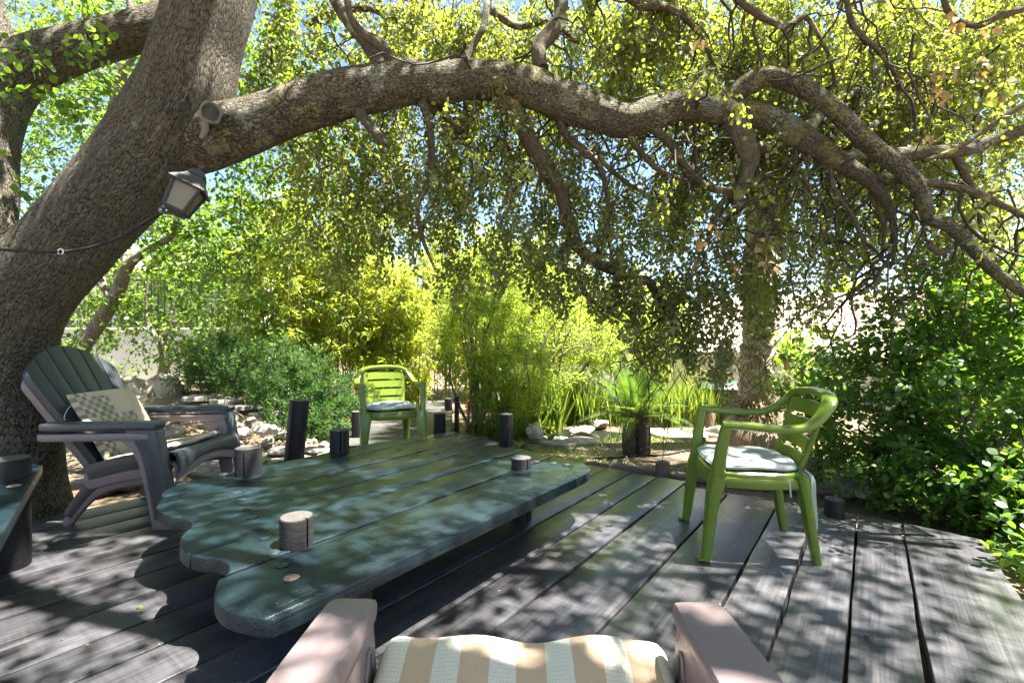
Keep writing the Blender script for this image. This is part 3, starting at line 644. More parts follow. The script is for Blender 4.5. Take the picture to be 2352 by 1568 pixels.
# ------------------------------------------------------------------ reclined fan-back garden chair (local +x is its front)
def fan_chair(label, loc, ang, mat, z=0.0, group='moulded fan-back garden chairs', sy=1.0):
    t = thing('fan_back_chair', label, 'chair', (*loc, z), ang, group); m = M[mat]; t.scale = (1, sy, 1)
    for s in (-1, 1):
        y = s*.345
        # arm: flat board with rounded ends, turning down into the broad front leg
        MB().sweep([(-.318, s*.352, .514), (-.312, s*.352, .514), (-.28, s*.352, .515), (-.10, s*.350, .517), (.12, s*.347, .520), (.25, s*.345, .522), (.300, s*.345, .521), (.322, s*.345, .518), (.328, s*.345, .516)], [.06, .085, .108, .110, .108, .104, .100, .092, .072], [.034, .042, .044, .046, .046, .046, .046, .040, .03], n=20, sq=7).build('arm', m, t)
        mb = MB()
        side = [(.135, .508), (.322, .508), (.337, .43), (.362, .30), (.395, .12), (.412, 0), (.318, 0), (.295, .12), (.262, .28), (.235, .38), (.20, .44)]
        mb.prism([(a, b) for a, b in side], -.041, .041, .010, Matrix.Translation((0, y, 0)) @ Matrix.Rotation(PI/2, 4, 'X')); leg = mb.build('leg', m, t)
        # raised arch moulding on the inner face of the leg
        MB().tube(bez([(.265, y-s*.042, .30), (.262, y-s*.042, .40), (.272, y-s*.042, .452), (.292, y-s*.042, .452), (.306, y-s*.042, .40), (.335, y-s*.042, .28)], 4), .005, 6).build('moulding', m, leg)
        # rear leg sweeping back from under the seat
        MB().sweep(bez([(.33, s*.275, .285), (.15, s*.275, .262), (.0, s*.275, .232), (-.10, s*.278, .175), (-.18, s*.284, .085), (-.235, s*.292, 0)], 5), .045, [.085]*10+[.085-.0022*i for i in range(16)], up=(0, 0, 1), n=12).build('leg', m, t)
        MB().sweep([(-.27, s*.335, .510), (-.26, s*.30, .50), (-.255, s*.245, .49)], .06, .035, n=10).build('arm_bracket', m, t)
        MB().sweep([(.30, s*.308, .33), (.10, s*.308, .30), (-.12, s*.300, .245)], .020, .09, n=10).build('seat_rail', m, t)
    # seat slats, front one rolling over
    for k in range(6):
        x1 = .355-k*.094; x0 = x1-.087; z1 = .352-(.355-x1)*.20; z0 = .352-(.355-x0)*.20
        MB().sweep([((x0+x1)/2, -.292, (z0+z1)/2), ((x0+x1)/2, 0, (z0+z1)/2-.006), ((x0+x1)/2, .292, (z0+z1)/2)], .087, .022, up=(-.2, 0, 1), n=12).build('seat_slat', m, t)
    mb = MB(); prof = bez([(.352, .362), (.385, .352), (.402, .325), (.408, .285), (.408, .25)], 3); vs = []; n = len(prof)
    for yy in (-.30, -.24, -.12, 0, .12, .24, .30):
        cut = .06*max(0, 1-(yy/.27)**2)
        for i, (x, zz) in enumerate(prof): vs.append((x, yy, zz+(cut*(i/(n-1))**2)))
        for i, (x, zz) in enumerate(prof): vs.append((x-.016, yy, zz-.008+(cut*(i/(n-1))**2)))
    fs = []
    for j in range(6):
        for i in range(2*n-1):
            if i == n-1: continue
            a = j*2*n+i; b = a+2*n; fs.append((a, b, b+1, a+1) if i >= n else (a, a+1, b+1, b))
        a = j*2*n; b = a+2*n; fs += [(a, b, b+n, a+n), (a+n-1, a+2*n-1, b+2*n-1, b+n-1)]
    fs += [tuple([i for i in range(n)]+[2*n-1-i for i in range(n)]), tuple([6*2*n+i for i in reversed(range(n))]+[6*2*n+n+i for i in range(n)])]
    mb.add(vs, fs).build('front_apron', m, t)
    # fanned back: six slats in one reclined plane
    B0 = Vector((-.13, 0, .235)); Bu = Vector((-.42, 0, .70)).normalized(); Bn = Vector((.70, 0, .42)).normalized()
    MXB = Matrix(((0, Bu.x, Bn.x, B0.x), (1, 0, 0, 0), (0, Bu.z, Bn.z, B0.z), (0, 0, 0, 1)))
    ns_ = 6
    def yb(f, h): return f*(.205+.118*min(1, h/.70))
    def hb(f): return .845-.185*abs(f)**2.0
    for k in range(ns_):
        fa, fb = -1+2*k/ns_, -1+2*(k+1)/ns_; pts = []
        g = .0035
        for j in range(9): h = hb(fa)*j/8; pts.append((yb(fa, h)+g, h))
        for j in range(1, 5): f = fa+(fb-fa)*j/5; pts.append((yb(f, hb(f)), hb(f)))
        for j in range(9): h = hb(fb)*(8-j)/8; pts.append((yb(fb, h)-g, h))
        MB().prism(pts, -.016, .012, .004, MXB).build('back_slat', m, t)
    pts = [(yb(-.97, h*.985), h) for h in np.linspace(.02, hb(-1)*.985, 8)]+[(yb(f, hb(f))*.985, hb(f)*.985) for f in np.linspace(-.9, .9, 13)]+[(yb(.97, h*.985), h) for h in np.linspace(hb(1)*.985, .02, 8)]
    MB().prism(pts, -.034, -.0165, .004, MXB).build('back_shell', m, t)
    return t
LCH = (-2.30, 3.06)
fan_chair('mauve brown fan-back chair stacked underneath the charcoal one by the trunk', (LCH[0]-.017, LCH[1]), 0, 'brown', 0, sy=.978)
fan_chair('charcoal fan-back chair on top of the stack by the trunk', LCH, 0, 'grey', .058)
fan_chair('mauve brown fan-back chair in the foreground seen from behind', (.018, .655), PI/2-.02, 'brown').scale = (1, 1, .978)

def slab_cushion(name, mat, parent, path, width, thick, nx=22, wav=.004, seed=1, uvs=1.0):
    """soft pad that follows a side profile (x,z), with rounded edges; uv in metres"""
    P = [Vector((p[0], 0, p[1])) for p in bez(path, 6)]; m = len(P); r = random.Random(seed); ph = [r.uniform(0, 6) for _ in range(6)]; L = [0]
    for i in range(1, m): L.append(L[-1]+(P[i]-P[i-1]).length)
    vs = []; uvl = []
    for side in (1, -1):
        for i in range(m):
            t = (P[min(i+1, m-1)]-P[max(i-1, 0)]).normalized(); nn = Vector((-t.z, 0, t.x))
            if nn.z < 0 and abs(nn.z) > .05: nn = -nn
            ee = min(L[i], L[-1]-L[i])/.04; fe = math.sqrt(max(0, 1-(1-min(1, ee))**2))
            for j in range(nx+1):
                y = (j/nx-.5)*width; ey = (width/2-abs(y))/.04; fy = math.sqrt(max(0, 1-(1-min(1, ey))**2))
                h = thick/2*(.12+.88*fe*fy)*side+wav*math.sin(y*26+ph[0]+L[i]*5)*fe*fy+wav*.6*math.sin(y*13+L[i]*17+ph[1])
                vs.append(P[i]+nn*h+Vector((0, y, 0))); uvl.append((y*uvs+2, L[i]*uvs+2))
    k = m*(nx+1); fs = []
    for i in range(m-1):
        for j in range(nx):
            a = i*(nx+1)+j; b = a+nx+1; fs.append((a, a+1, b+1, b)); fs.append((k+a, k+b, k+b+1, k+a+1))
    for i in range(m-1):
        a, b = i*(nx+1), (i+1)*(nx+1); fs += [(a, b, k+b, k+a), (a+nx, k+a+nx, k+b+nx, b+nx)]
    for j in range(nx):
        fs += [(j, k+j, k+j+1, j+1)]; a = (m-1)*(nx+1)+j; fs += [(a, a+1, k+a+1, k+a)]
    mb = MB(); mb.add(vs, fs, [tuple(uvl[q] for q in f) for f in fs]); return mb.build(name, M[mat], parent)
cu = thing('patchwork_cushion', 'beige patchwork cushion with grey checks lying in the charcoal chair', 'cushion', (*LCH, .058), 0)
slab_cushion('back_pad', 'patch', cu, [(-.080, .300), (-.14, .40), (-.22, .535), (-.305, .68)], .47, .046, wav=.003, seed=4)
slab_cushion('seat_pad', 'patch', cu, [(-.085, .292), (.05, .318), (.20, .350), (.315, .378)], .46, .040, wav=.003, seed=5)
for s in (-1, 1): MB().tube(bez([(-.27, s*.21, .63), (-.275, s*.25, .61), (-.272, s*.285, .56), (-.25, s*.30, .545)], 4), .0022, 5).build('tie', M['piping'], cu)
scu = thing('striped_cushion', 'beige and white striped cushion on the foreground chair', 'cushion', (.018, .655, -.020), PI/2-.02)
slab_cushion('pad', 'stripe', scu, [(-.12, .318), (.06, .350), (.20, .384), (.30, .412), (.358, .418), (.395, .395), (.412, .350)],   .585, .046, nx=60, wav=.006, seed=9)
# ------------------------------------------------------------------ the oak
oak = thing('oak_tree', 'huge old oak leaning over the deck with a long arching limb', 'tree', (-3.36, 3.0, 0))
OI = oak.matrix_basis.inverted()
def in_oak(o): o.matrix_basis = Matrix.Translation((3.36, -3.0, 0)); return o
def pxpath(pts, n=8):
    """(x, y, depth, radius px) -> spline of points and radii in metres"""
    q = []
    for x, y, Y, r in pts:
        p = W(x, y, Y); b = math.atan2(abs(p.x), p.y); q.append((p.x, p.y, p.z, r*Y/F*math.cos(b)))
    s = spline(q, n); return [tuple(a[:3]) for a in s], [max(.0015, a[3]) for a in s]
def branch(pts, name='branch', mat='bark3', n=10, sides=10, lump=.10, seed=0, lf=8.0):
    P, R = pxpath(pts, n); o = MB().tube(P, R, sides, lump=lump, seed=seed, lf=lf).build(name, M[mat], oak); in_oak(o); return o
tr = [(-95, 1250, 2.98, 330), (-78, 1130, 2.98, 262), (-66, 1000, 2.98, 236), (-52, 880, 2.98, 214), (-20, 775, 2.98, 180), (52, 672, 2.98, 142), (148, 571, 2.98, 122), (250, 455, 2.98, 118), (345, 345, 2.98, 116), (420, 228, 2.98, 116), (452, 115, 2.98, 106), (487, 0, 2.98, 103), (515, -130, 3.0, 98), (540, -330, 3.0, 88), (520, -560, 3.1, 70), (560, -800, 3.2, 50)]
branch(tr, 'trunk', 'bark', 14, 72, .035, 3, 3.0)
st = [(-40, 820, 3.05, 150), (-42, 690, 3.12, 112), (-38, 580, 3.22, 88), (-26, 450, 3.32, 76), (-22, 330, 3.4, 72), (5, 220, 3.45, 80), (70, 150, 3.5, 78), (170, 112, 3.55, 66), (280, 80, 3.6, 58), (400, 45, 3.7, 52), (560, -40, 3.9, 46), (760, -180, 4.1, 36)]
branch(st, 'stem', 'bark', 12, 48, .05, 5, 3.0)
branch([(15, 200, 3.45, 70), (-30, 60, 3.5, 60), (-60, -140, 3.6, 50), (-20, -400, 3.7, 36)], 'stem', 'bark', 10, 32, .05, 8, 3.0)
lm = [(400, 335, 3.10, 88), (470, 318, 3.03, 84), (540, 298, 2.99, 73), (620, 270, 3.0, 64), (720, 238, 3.03, 59), (810, 212, 3.06, 54), (900, 195, 3.1, 50), (1000, 190, 3.13, 46), (1080, 184, 3.15, 44), (1150, 186, 3.16, 45), (1225, 206, 3.16, 44), (1300, 236, 3.15, 43), (1380, 262, 3.13, 40), (1440, 278, 3.1, 39), (1500, 262, 3.08, 40), (1565, 242, 3.05, 37), (1630, 250, 3.02, 33), (1690, 258, 3.0, 32), (1755, 268, 2.97, 31), (1830, 308, 2.93, 32), (1895, 350, 2.9, 29), (1955, 388, 2.87, 24), (2000, 420, 2.85, 19), (2040, 470, 2.84, 13), (2055, 540, 2.83, 8), (2050, 610, 2.83, 4)]
branch(lm, 'limb', 'bark2', 12, 48, .06, 11, 5.0)
branch([(1640, 250, 3.02, 26), (1680, 222, 3.0, 25), (1725, 190, 2.97, 25), (1765, 176, 2.94, 23), (1820, 190, 2.9, 24), (1870, 218, 2.86, 23), (1915, 250, 2.82, 25), (1965, 300, 2.78, 26), (2020, 350, 2.74, 25), (2080, 395, 2.7, 24), (2115, 440, 2.67, 21), (2135, 500, 2.65, 19), (2180, 520, 2.62, 19), (2225, 560, 2.58, 20), (2270, 610, 2.54, 18), (2320, 650, 2.5, 18), (2400, 700, 2.45, 16)], 'limb', 'bark2', 10, 28, .07, 21, 7.0)
branch([(1930, 380, 2.9, 20), (1985, 352, 2.92, 23), (2060, 358, 2.92, 22), (2140, 350, 2.9, 20), (2220, 345, 2.88, 20), (2290, 318, 2.85, 20), (2370, 290, 2.8, 19), (2480, 230, 2.75, 16)], 'branch', 'bark3', 8, 20, .08, 22)
BR = [
 [(1690, 275, 3.0, 30), (1705, 320, 3.0, 28), (1722, 365, 3.0, 25), (1712, 410, 3.0, 17), (1698, 450, 3.0, 12), (1690, 480, 3.0, 6)],
 [(1150, 215, 3.16, 24), (1185, 260, 3.2, 22), (1215, 320, 3.25, 20), (1245, 375, 3.3, 21), (1280, 420, 3.35, 17), (1298, 480, 3.4, 15), (1318, 545, 3.45, 15), (1350, 590, 3.5, 14), (1400, 618, 3.55, 11), (1450, 640, 3.6, 12), (1490, 648, 3.6, 11), (1515, 690, 3.65, 8), (1560, 740, 3.7, 5), (1600, 830, 3.75, 3)],
 [(1318, 545, 3.45, 10), (1290, 580, 3.42, 9), (1296, 615, 3.42, 8), (1325, 630, 3.42, 8), (1350, 680, 3.45, 6), (1420, 730, 3.5, 4)],
 [(1245, 160, 3.16, 17), (1236, 110, 3.2, 18), (1262, 80, 3.25, 19), (1288, 40, 3.3, 18), (1285, -20, 3.35, 17), (1260, -120, 3.5, 12)],
 [(890, 160, 3.1, 20), (850, 110, 3.2, 17), (810, 60, 3.3, 16), (775, 10, 3.4, 15), (745, -60, 3.5, 12)],
 [(905, 158, 3.1, 12), (880, 110, 3.0, 14), (825, 70, 2.95, 11), (800, 20, 2.9, 9), (796, -60, 2.9, 8)],
 [(820, 250, 3.06, 14), (845, 285, 3.0, 12), (880, 325, 2.95, 10), (886, 332, 2.95, 9)],
 [(960, 220, 3.1, 16), (985, 245, 3.2, 13), (1020, 262, 3.3, 11), (1040, 290, 3.35, 9), (1062, 305, 3.4, 8), (1078, 350, 3.5, 6), (1090, 430, 3.55, 4)],
 [(965, 220, 3.1, 11), (985, 280, 3.15, 9), (992, 350, 3.2, 8), (985, 420, 3.2, 7), (960, 470, 3.25, 6), (968, 540, 3.3, 5), (1000, 620, 3.35, 3)],
 [(1285, 255, 3.15, 9), (1300, 310, 3.2, 9), (1345, 350, 3.25, 9), (1375, 380, 3.3, 8), (1395, 450, 3.35, 6), (1400, 560, 3.4, 4), (1420, 640, 3.4, 3)],
 [(1345, 350, 3.25, 7), (1370, 340, 3.3, 6), (1392, 380, 3.35, 6), (1470, 440, 3.45, 4), (1560, 480, 3.5, 3)],
 [(1490, 290, 3.08, 11), (1540, 330, 3.1, 10), (1575, 380, 3.15, 9), (1625, 430, 3.2, 8), (1680, 440, 3.2, 9), (1700, 460, 3.2, 9), (1760, 480, 3.25, 8), (1790, 540, 3.3, 6), (1800, 600, 3.3, 4)],
 [(1445, 310, 3.1, 8), (1480, 360, 3.15, 7), (1530, 400, 3.2, 6), (1600, 420, 3.25, 4)],
 [(1680, 440, 3.2, 6), (1655, 470, 3.2, 6), (1630, 540, 3.25, 5), (1600, 600, 3.3, 4), (1570, 680, 3.35, 3)],
 [(1830, 300, 2.93, 17), (1860, 290, 3.1, 18), (1885, 250, 3.25, 17), (1900, 235, 3.3, 13), (1960, 215, 3.5, 10), (2020, 160, 3.6, 9), (2100, 130, 3.7, 8), (2200, 100, 3.8, 6)],
 [(1700, 330, 3.0, 16), (1760, 340, 3.15, 15), (1820, 320, 3.25, 15), (1900, 330, 3.3, 14), (1980, 310, 3.35, 12), (2060, 250, 3.5, 10), (2160, 240, 3.6, 9), (2280, 300, 3.7, 7)],
 [(2100, 420, 2.68, 13), (2170, 425, 2.66, 12), (2230, 440, 2.64, 12), (2300, 470, 2.62, 11), (2400, 520, 2.6, 10)],
 [(2190, 350, 2.89, 12), (2215, 400, 2.9, 11), (2235, 440, 2.9, 9), (2255, 520, 2.9, 6), (2290, 600, 2.9, 4)],
 [(1980, 410, 2.86, 10), (2040, 405, 2.86, 10), (2090, 415, 2.86, 8), (2110, 470, 2.86, 5), (2130, 560, 2.86, 3)],
 [(1905, 360, 2.9, 7), (1915, 430, 2.9, 6), (1960, 500, 2.9, 6), (1985, 560, 2.92, 4), (2010, 640, 2.95, 3)],
 [(1860, 340, 2.9, 6), (1850, 420, 2.95, 5), (1840, 500, 3.0, 4), (1800, 580, 3.0, 3)],
 [(2000, 400, 2.85, 7), (2005, 460, 2.9, 6), (2030, 520, 2.9, 5), (2025, 600, 2.95, 4)],
 [(2130, 560, 2.64, 10), (2160, 580, 2.63, 12), (2180, 570, 2.62, 10)],
 [(1060, 165, 3.15, 9), (1085, 110, 3.2, 8), (1110, 60, 3.2, 8), (1125, -20, 3.3, 7)],
 [(700, 60, 3.9, 7), (760, 30, 3.9, 8), (850, 20, 4.0, 8), (930, 60, 4.0, 6), (960, 110, 4.0, 5)],
 [(1120, 20, 3.6, 8), (1190, 60, 3.6, 9), (1260, 50, 3.7, 8), (1330, 100, 3.8, 5)],
 [(1680, -20, 3.0, 9), (1720, 20, 3.0, 9), (1800, 60, 3.0, 8), (1850, 40, 3.1, 6), (1900, 120, 3.1, 5), (1920, 200, 3.2, 3)],
 [(1420, -30, 3.3, 11), (1470, 10, 3.3, 11), (1540, 20, 3.3, 9), (1600, 70, 3.35, 6), (1640, 150, 3.4, 4)],
 [(2352, 20, 2.7, 10), (2290, 40, 2.7, 11), (2240, 60, 2.75, 9), (2180, 30, 2.8, 8), (2160, -40, 2.8, 8)],
 [(2352, 240, 2.8, 9), (2290, 280, 2.8, 9), (2200, 340, 2.85, 8), (2120, 370, 2.85, 6)],
 [(1940, -30, 2.9, 7), (1960, 60, 2.9, 8), (2010, 110, 2.95, 7), (2060, 180, 3.0, 5), (2060, 240, 3.0, 3)],
]
for i, b in enumerate(BR): branch(b, 'branch', 'bark3', 7, 10, .12, 40+i, 14.0)
# many thinner crooked branchlets hanging from the limbs
starts = []
for pts, k in ((lm[6:], 70), (BR[1], 22), (BR[15], 24), (BR[14], 16), (BR[16], 10), (BR[11], 12), (BR[3], 8), (BR[26], 14), (BR[27], 12), (BR[30], 10)):
    P, R = pxpath(pts, 8); P = np.array(P); starts.append(P[rng.integers(0, len(P), k)])
sky_st = gridpts(['000000455555556776666665', '000000233444445666666666', '000000111111112334444433'], .55, (3.0, 5.6)); starts.append(sky_st)
starts = np.concatenate(starts); Pb, Rb = twigs(starts, rng.uniform(.5, 1.25, len(starts)), droop=.85, n=11, spread=.7, r0=.0085, wig=.42, back=.8)
ns_ = starts.copy()
twigpart(oak, 'branchlets', M['twig'], Pb, Rb, 5)
# hanging leafy sprays, thick and thin as in the photograph
ROWS = ['000000466776667999999989', '000000255666656899999999', '000000133333434677788888', '000000367876635677677777', '000000578888746777767767', '000000355167758767635565', '000000133255669977713434', '000000011133457997320000', '000000000011113895100000', '000000000000000331000000']
def clumps(rows, k, Yr, y0=0.0, m=5, sd=.13):
    c = gridpts(rows, k/m, Yr, y0=y0); c = np.repeat(c, m, 0); return c+rng.normal(size=c.shape)*np.array([sd, sd*.6, sd])
s1 = np.concatenate([clumps(ROWS[:3], 4.4, (3.3, 4.6), -30.0), clumps(ROWS[3:5], 2.7, (3.25, 4.4), 270.0), clumps(ROWS[5:], 2.1, (3.2, 4.0), 450.0)]); s1 = s1[(s1[:, 2] > .4) & (s1[:, 1] > 3.05)]
Pa, Ra = twigs(s1, rng.uniform(.22, .6, len(s1)), droop=1.2, n=6, spread=.45, r0=.0032, back=.6)
ends = Pb[:, -5:].reshape(-1, 3); ends = ends[rng.integers(0, len(ends), 330)]; Pd, Rd = twigs(ends, rng.uniform(.2, .45, len(ends)), droop=.8, n=6, spread=.7, r0=.003)
twigpart(oak, 'twigs', M['twig'], np.concatenate([Pa, Pd]), np.concatenate([Ra, Rd]), 4)
def hem(d):
    """the sprays end where they do in the photograph: lower edge of the hanging crown"""
    p = d[0]; x = CX+F*p[:, 0]/p[:, 1]; y = CY-F*(p[:, 2]-H)/p[:, 1]
    lim = np.interp(x, [600, 700, 900, 1300, 1400, 1480, 1560, 1740, 1790, 1900, 2352], [560, 680, 690, 690, 770, 830, 880, 890, 800, 720, 720])+35*np.sin(x*.031)+25*np.sin(x*.083+1)
    k = (y < lim) & (p[:, 1] < 4.75) & ((x > 610) | (y < 250)); k &= ~((np.abs(x-1742) < 48) & (y > 470) & (y < 620) & (rng.random(len(x)) < .75)); k &= ~((np.abs(x-1735) < 52) & (y > 770) & (rng.random(len(x)) < .9)); return tuple(q[k] for q in d)
L1 = hem(leaves_on(Pa, 62, .07, .029)); L3 = hem(leaves_on(Pd, 38, .065, .029))
# nearer sprays at the upper right
near = gridpts(['000000000000000000001222', '000000000000000000000012', '000000000000000000000011', '000000000000000000000001'], .5, (1.9, 2.7))
Pn, Rn = twigs(near, rng.uniform(.2, .4, len(near)), droop=.9, n=6, spread=.6, r0=.003); twigpart(oak, 'twigs', M['twig'], Pn, Rn, 4)
L4 = leaves_on(Pn, 30, .07, .032)
vis = leaf_parts(oak, M['oakleaf'], OVAL, cat(L1, L3, L4), 260, 'oak')
foliage(oak, 'crown', M['oakleaf'], OVAL6, vis)
dry = gridpts(['000000000000000010000010', '000000000000000010000231', '000000000000000000000200', '000000000000000000000000', '000000000000000000000000', '000000000000000001000000', '000000000000000010000100'], .8, (2.3, 3.6)); Pq, Rq = twigs(dry, rng.uniform(.1, .2, len(dry)), n=4)
foliage(oak, 'withered_leaves', M['dry'], OVAL6, leaves_on(Pq, 7, .04, .042), .35)
# the crown above the frame, which shades the deck
nb = 2900; b = np.stack([rng.uniform(-3.4, 8.2, nb), rng.uniform(-2.6, 3.5, nb), rng.uniform(5.4, 6.7, nb)], 1)
gx, gy = b[:, 0]-b[:, 2]*SUN_DIR.x/SUN_DIR.z, b[:, 1]-b[:, 2]*SUN_DIR.y/SUN_DIR.z      # crown gaps line up along the sun so that flecks reach the deck
hole = np.sin(gx*2.3+1.0)*np.sin(gy*2.7+.4)+.7*np.sin(gx*4.6-gy*3.7)+.5*np.sin(gx*3.1+gy*6.3+2)
hole = np.where((gx+.05)**2/.45+(gy-.75)**2/.3 < 1, hole-.25, hole)
b = b[(hole < .14) & (gx < 2.3+.25*np.sin(gy*5))]
Po, Ro = twigs(b, rng.uniform(.4, .9, len(b)), droop=.5, n=6, spread=.5, r0=.005); twigpart(oak, 'twigs', M['twig'], Po, Ro, 4)
foliage(oak, 'crown', M['oakleaf'], OVAL6, leaves_on(Po, 38, .22, .062))
for i, (a, c) in enumerate((((-3.0, 2.9, 3.6), (1.5, 1.0, 4.3)), ((-2.9, 2.9, 4.0), (-1.2, -1.4, 4.9)), ((-2.6, 3.0, 4.4), (3.2, 2.0, 5.6)), ((.2, 1.2, 5.0), (5.6, -.4, 6.7)))):
    a, c = Vector(a), Vector(c); r = random.Random(i); P = [a.lerp(c, k/8)+Vector((r.uniform(-.15, .15), r.uniform(-.15, .15), r.uniform(-.12, .12)))*(0 < k) for k in range(9)]
    in_oak(MB().tube([tuple(p) for p in spline(P, 4)], list(np.linspace(.10, .025, 33)), 10, lump=.1, seed=i).build('branch', M['bark3'], oak))
# old pruning wound on the trunk
kc = W(422, 240, 2.98); kN = Vector((.66, -.74, .10)).normalized(); kn = W(484, 260, 2.735); kY = (Vector((0, 0, 1))-kN*kN.z).normalized(); kX = kY.cross(kN)
MK = Matrix(((kX.x, kY.x, kN.x, kn.x), (kX.y, kY.y, kN.y, kn.y), (kX.z, kY.z, kN.z, kn.z), (0, 0, 0, 1)))
ring = [(.046*math.cos(a)*(1+.14*math.sin(2*a+.5)+.06*math.sin(5*a)), .062*math.sin(a), .010*math.sin(a*3)) for a in [2*PI*i/28 for i in range(28)]]
wn_ = MB().sweep([MK @ Vector(p) for p in ring], [.019+.006*math.sin(i*.8) for i in range(28)], [.03]*28, up=MK.to_3x3() @ Vector((0, 0, 1)), n=10, sq=2, closed=True).build('callus_ring', M['callus'], oak); in_oak(wn_)
dm = MB(); dm.prism([(x*.9, y*.9) for x, y, z in ring], -.10, .010, .004, MK); in_oak(dm.build('cut_face', M['cut'], oak))
MB_ = MB().tube([MK @ Vector(p) for p in ((-.035, -.06, -.004), (-.025, -.10, -.012), (-.045, -.150, -.03))], [.022, .018, .010], 10, lump=.1).build('callus_ring', M['callus'], oak); in_oak(MB_)
st_b = W(1225, 335, 2.95)
# ------------------------------------------------------------------ lantern and cable on the oak
lp = W(424, 452, 2.48); lan = thing('wall_lantern', 'black lantern with frosted panes hanging tilted on the oak trunk', 'lantern', lp)
lan.scale = (.94, .94, .94); lan.rotation_euler = (math.radians(-6), math.radians(25), math.radians(20)); s = 1.0
def sq(r): return [(r*math.cos(PI/4+k*PI/2), r*math.sin(PI/4+k*PI/2)) for k in range(4)]
def ringz(spec):
    vs = []; fs = []
    for r, z in spec: vs += [(x, y, z) for x, y in sq(r)]
    for i in range(len(spec)-1):
        for k in range(4): fs.append((i*4+k, i*4+(k+1) % 4, (i+1)*4+(k+1) % 4, (i+1)*4+k))
    fs += [(3, 2, 1, 0), tuple(range(len(spec)*4-4, len(spec)*4))]; return vs, fs
rb, rt, zb, zt = .070, .094, -.085, .055
for nm, spec in (('roof', [(.125, .052), (.127, .058), (.105, .078), (.075, .105), (.056, .128), (.060, .131), (.060, .137), (.052, .140), (.044, .158), (.024, .172), (.012, .176)]), ('base', [(.03, -.115), (.05, -.108), (.074, -.096), (.078, -.090), (.076, -.084)])):
    mb = MB(); mb.add(*ringz(spec)); mb.build(nm, M['metal'], lan, False)
MB().lathe([(.006, .17), (.010, .178), (.017, .186), (.018, .195), (.012, .204), (.003, .208)], 12).build('finial', M['metal'], lan)
for k in range(4):
    a = PI/4+k*PI/2; c, d = math.cos(a), math.sin(a)
    MB().sweep([(rb*c, rb*d, zb), (rt*c, rt*d, zt)], .016, .016, up=(c, d, .01), n=8).build('corner_bar', M['metal'], lan, False)
    a2 = a+PI/2; e_, f_ = math.cos(a2), math.sin(a2); k1, k2 = rb*.93, rt*.93
    MB().add([(k1*c, k1*d, zb), (k1*e_, k1*f_, zb), (k2*e_, k2*f_, zt), (k2*c, k2*d, zt), (k1*c*.95, k1*d*.95, zb), (k1*e_*.95, k1*f_*.95, zb), (k2*e_*.95, k2*f_*.95, zt), (k2*c*.95, k2*d*.95, zt)], [(0, 1, 2, 3), (7, 6, 5, 4), (0, 4, 5, 1), (2, 6, 7, 3)]).build('pane', M['pane'], lan, False)
MB().tube(bez([(0, .0, -.10), (-.06, .03, -.125), (-.10, .10, -.09), (-.10, .20, -.03)]), .010, 8).build('bracket', M['metal'], lan)
cab = thing('cable', 'black cable strung across the oak trunk to the lantern', 'cable', W(0, 573, 2.45))
Pcb, _ = pxpath([(375, 488, 2.52, 4), (335, 510, 2.52, 4), (285, 540, 2.52, 4), (230, 562, 2.51, 4), (170, 575, 2.46, 4), (120, 579, 2.42, 4), (60, 577, 2.40, 4), (0, 573, 2.38, 4), (-90, 565, 2.36, 4)], 8)
cob = MB().tube(Pcb, .0075, 8).build('line', M['cable'], cab); cob.matrix_basis = cab.matrix_basis.inverted()
pc = W(139, 578, 2.425); clip = MB().sweep([pc+Vector((.014*math.cos(a), 0, .014*math.sin(a))) for a in np.linspace(-1.2, 4.2, 12)], .006, .004, up=(0, 1, 0), n=6).build('clip', M['white'], cab); clip.matrix_basis = cab.matrix_basis.inverted()

# ------------------------------------------------------------------ posts round the deck and boardwalk
make_post('timber_post', 'tall leaning black post behind the low table', (-1.93, 4.28, 0), .083, .53, 5, (math.radians(-2), math.radians(4.5)), 4.6)
make_post('timber_post', 'black post standing alone past the far end of the low table', (-.06, 4.86, 0), .072, .32, 6, (0, 0), 4.9)
make_post('timber_post', 'black post left of the green chair beyond the low table', (-1.71, 5.40, 0), .078, .27, 7)
make_post('timber_post', 'black post right of the green chair where the boardwalk starts', (-.84, 5.62, 0), .068, .215, 8)
make_post('timber_post', 'low black stump farther along the boardwalk', (-.985, 7.5, 0), .060, .165, 9)
make_post('timber_post', 'thin tall black stake on the right edge of the boardwalk', (-.655, 5.72, 0), .028, .40, 10)
make_post('timber_post', 'low black stump at the bush end of the deck', tuple(uv(3.50, -.17)), .055, .10, 12, notch=1.2, z0=-.10)
# log edging along the gravel
def logedge(label, a, b, r, seed):
    t = thing('edging_log', label, 'log', a, 0, 'edging logs'); d = b-a; rr = random.Random(seed)
    o = MB().tube([tuple(d*(k/10)+Vector((0, rr.uniform(-.012, .012), rr.uniform(-.006, .006)))) for k in range(11)], [r*rr.uniform(.92, 1.06) for _ in range(11)], 14, lump=.05, seed=seed).build('shaft', M['log'], t); return t
logedge('brown edging log between the deck end and the cycad', Vector((.25, 4.66, -.085)), Vector((1.26, 4.13, -.085)), .047, 1)
logedge('brown edging log right of the short brown stake', Vector((1.35, 4.09, -.085)), Vector((2.02, 3.82, -.085)), .043, 2)
logedge('brown edging log half hidden under the leafy bush', Vector((2.10, 3.79, -.085)), Vector((2.75, 3.5, -.085)), .04, 3)
make_post('edging_stake', 'short brown stake where two edging logs meet', (1.255, 4.03, 0), .056, .048, 14, notch=False, z0=-.2, mat='log', catg='stake')
make_post('edging_stake', 'short brown stake behind the near green chair', (2.58, 4.12, 0), .06, .06, 15, notch=False, z0=-.2, mat='log', catg='stake')
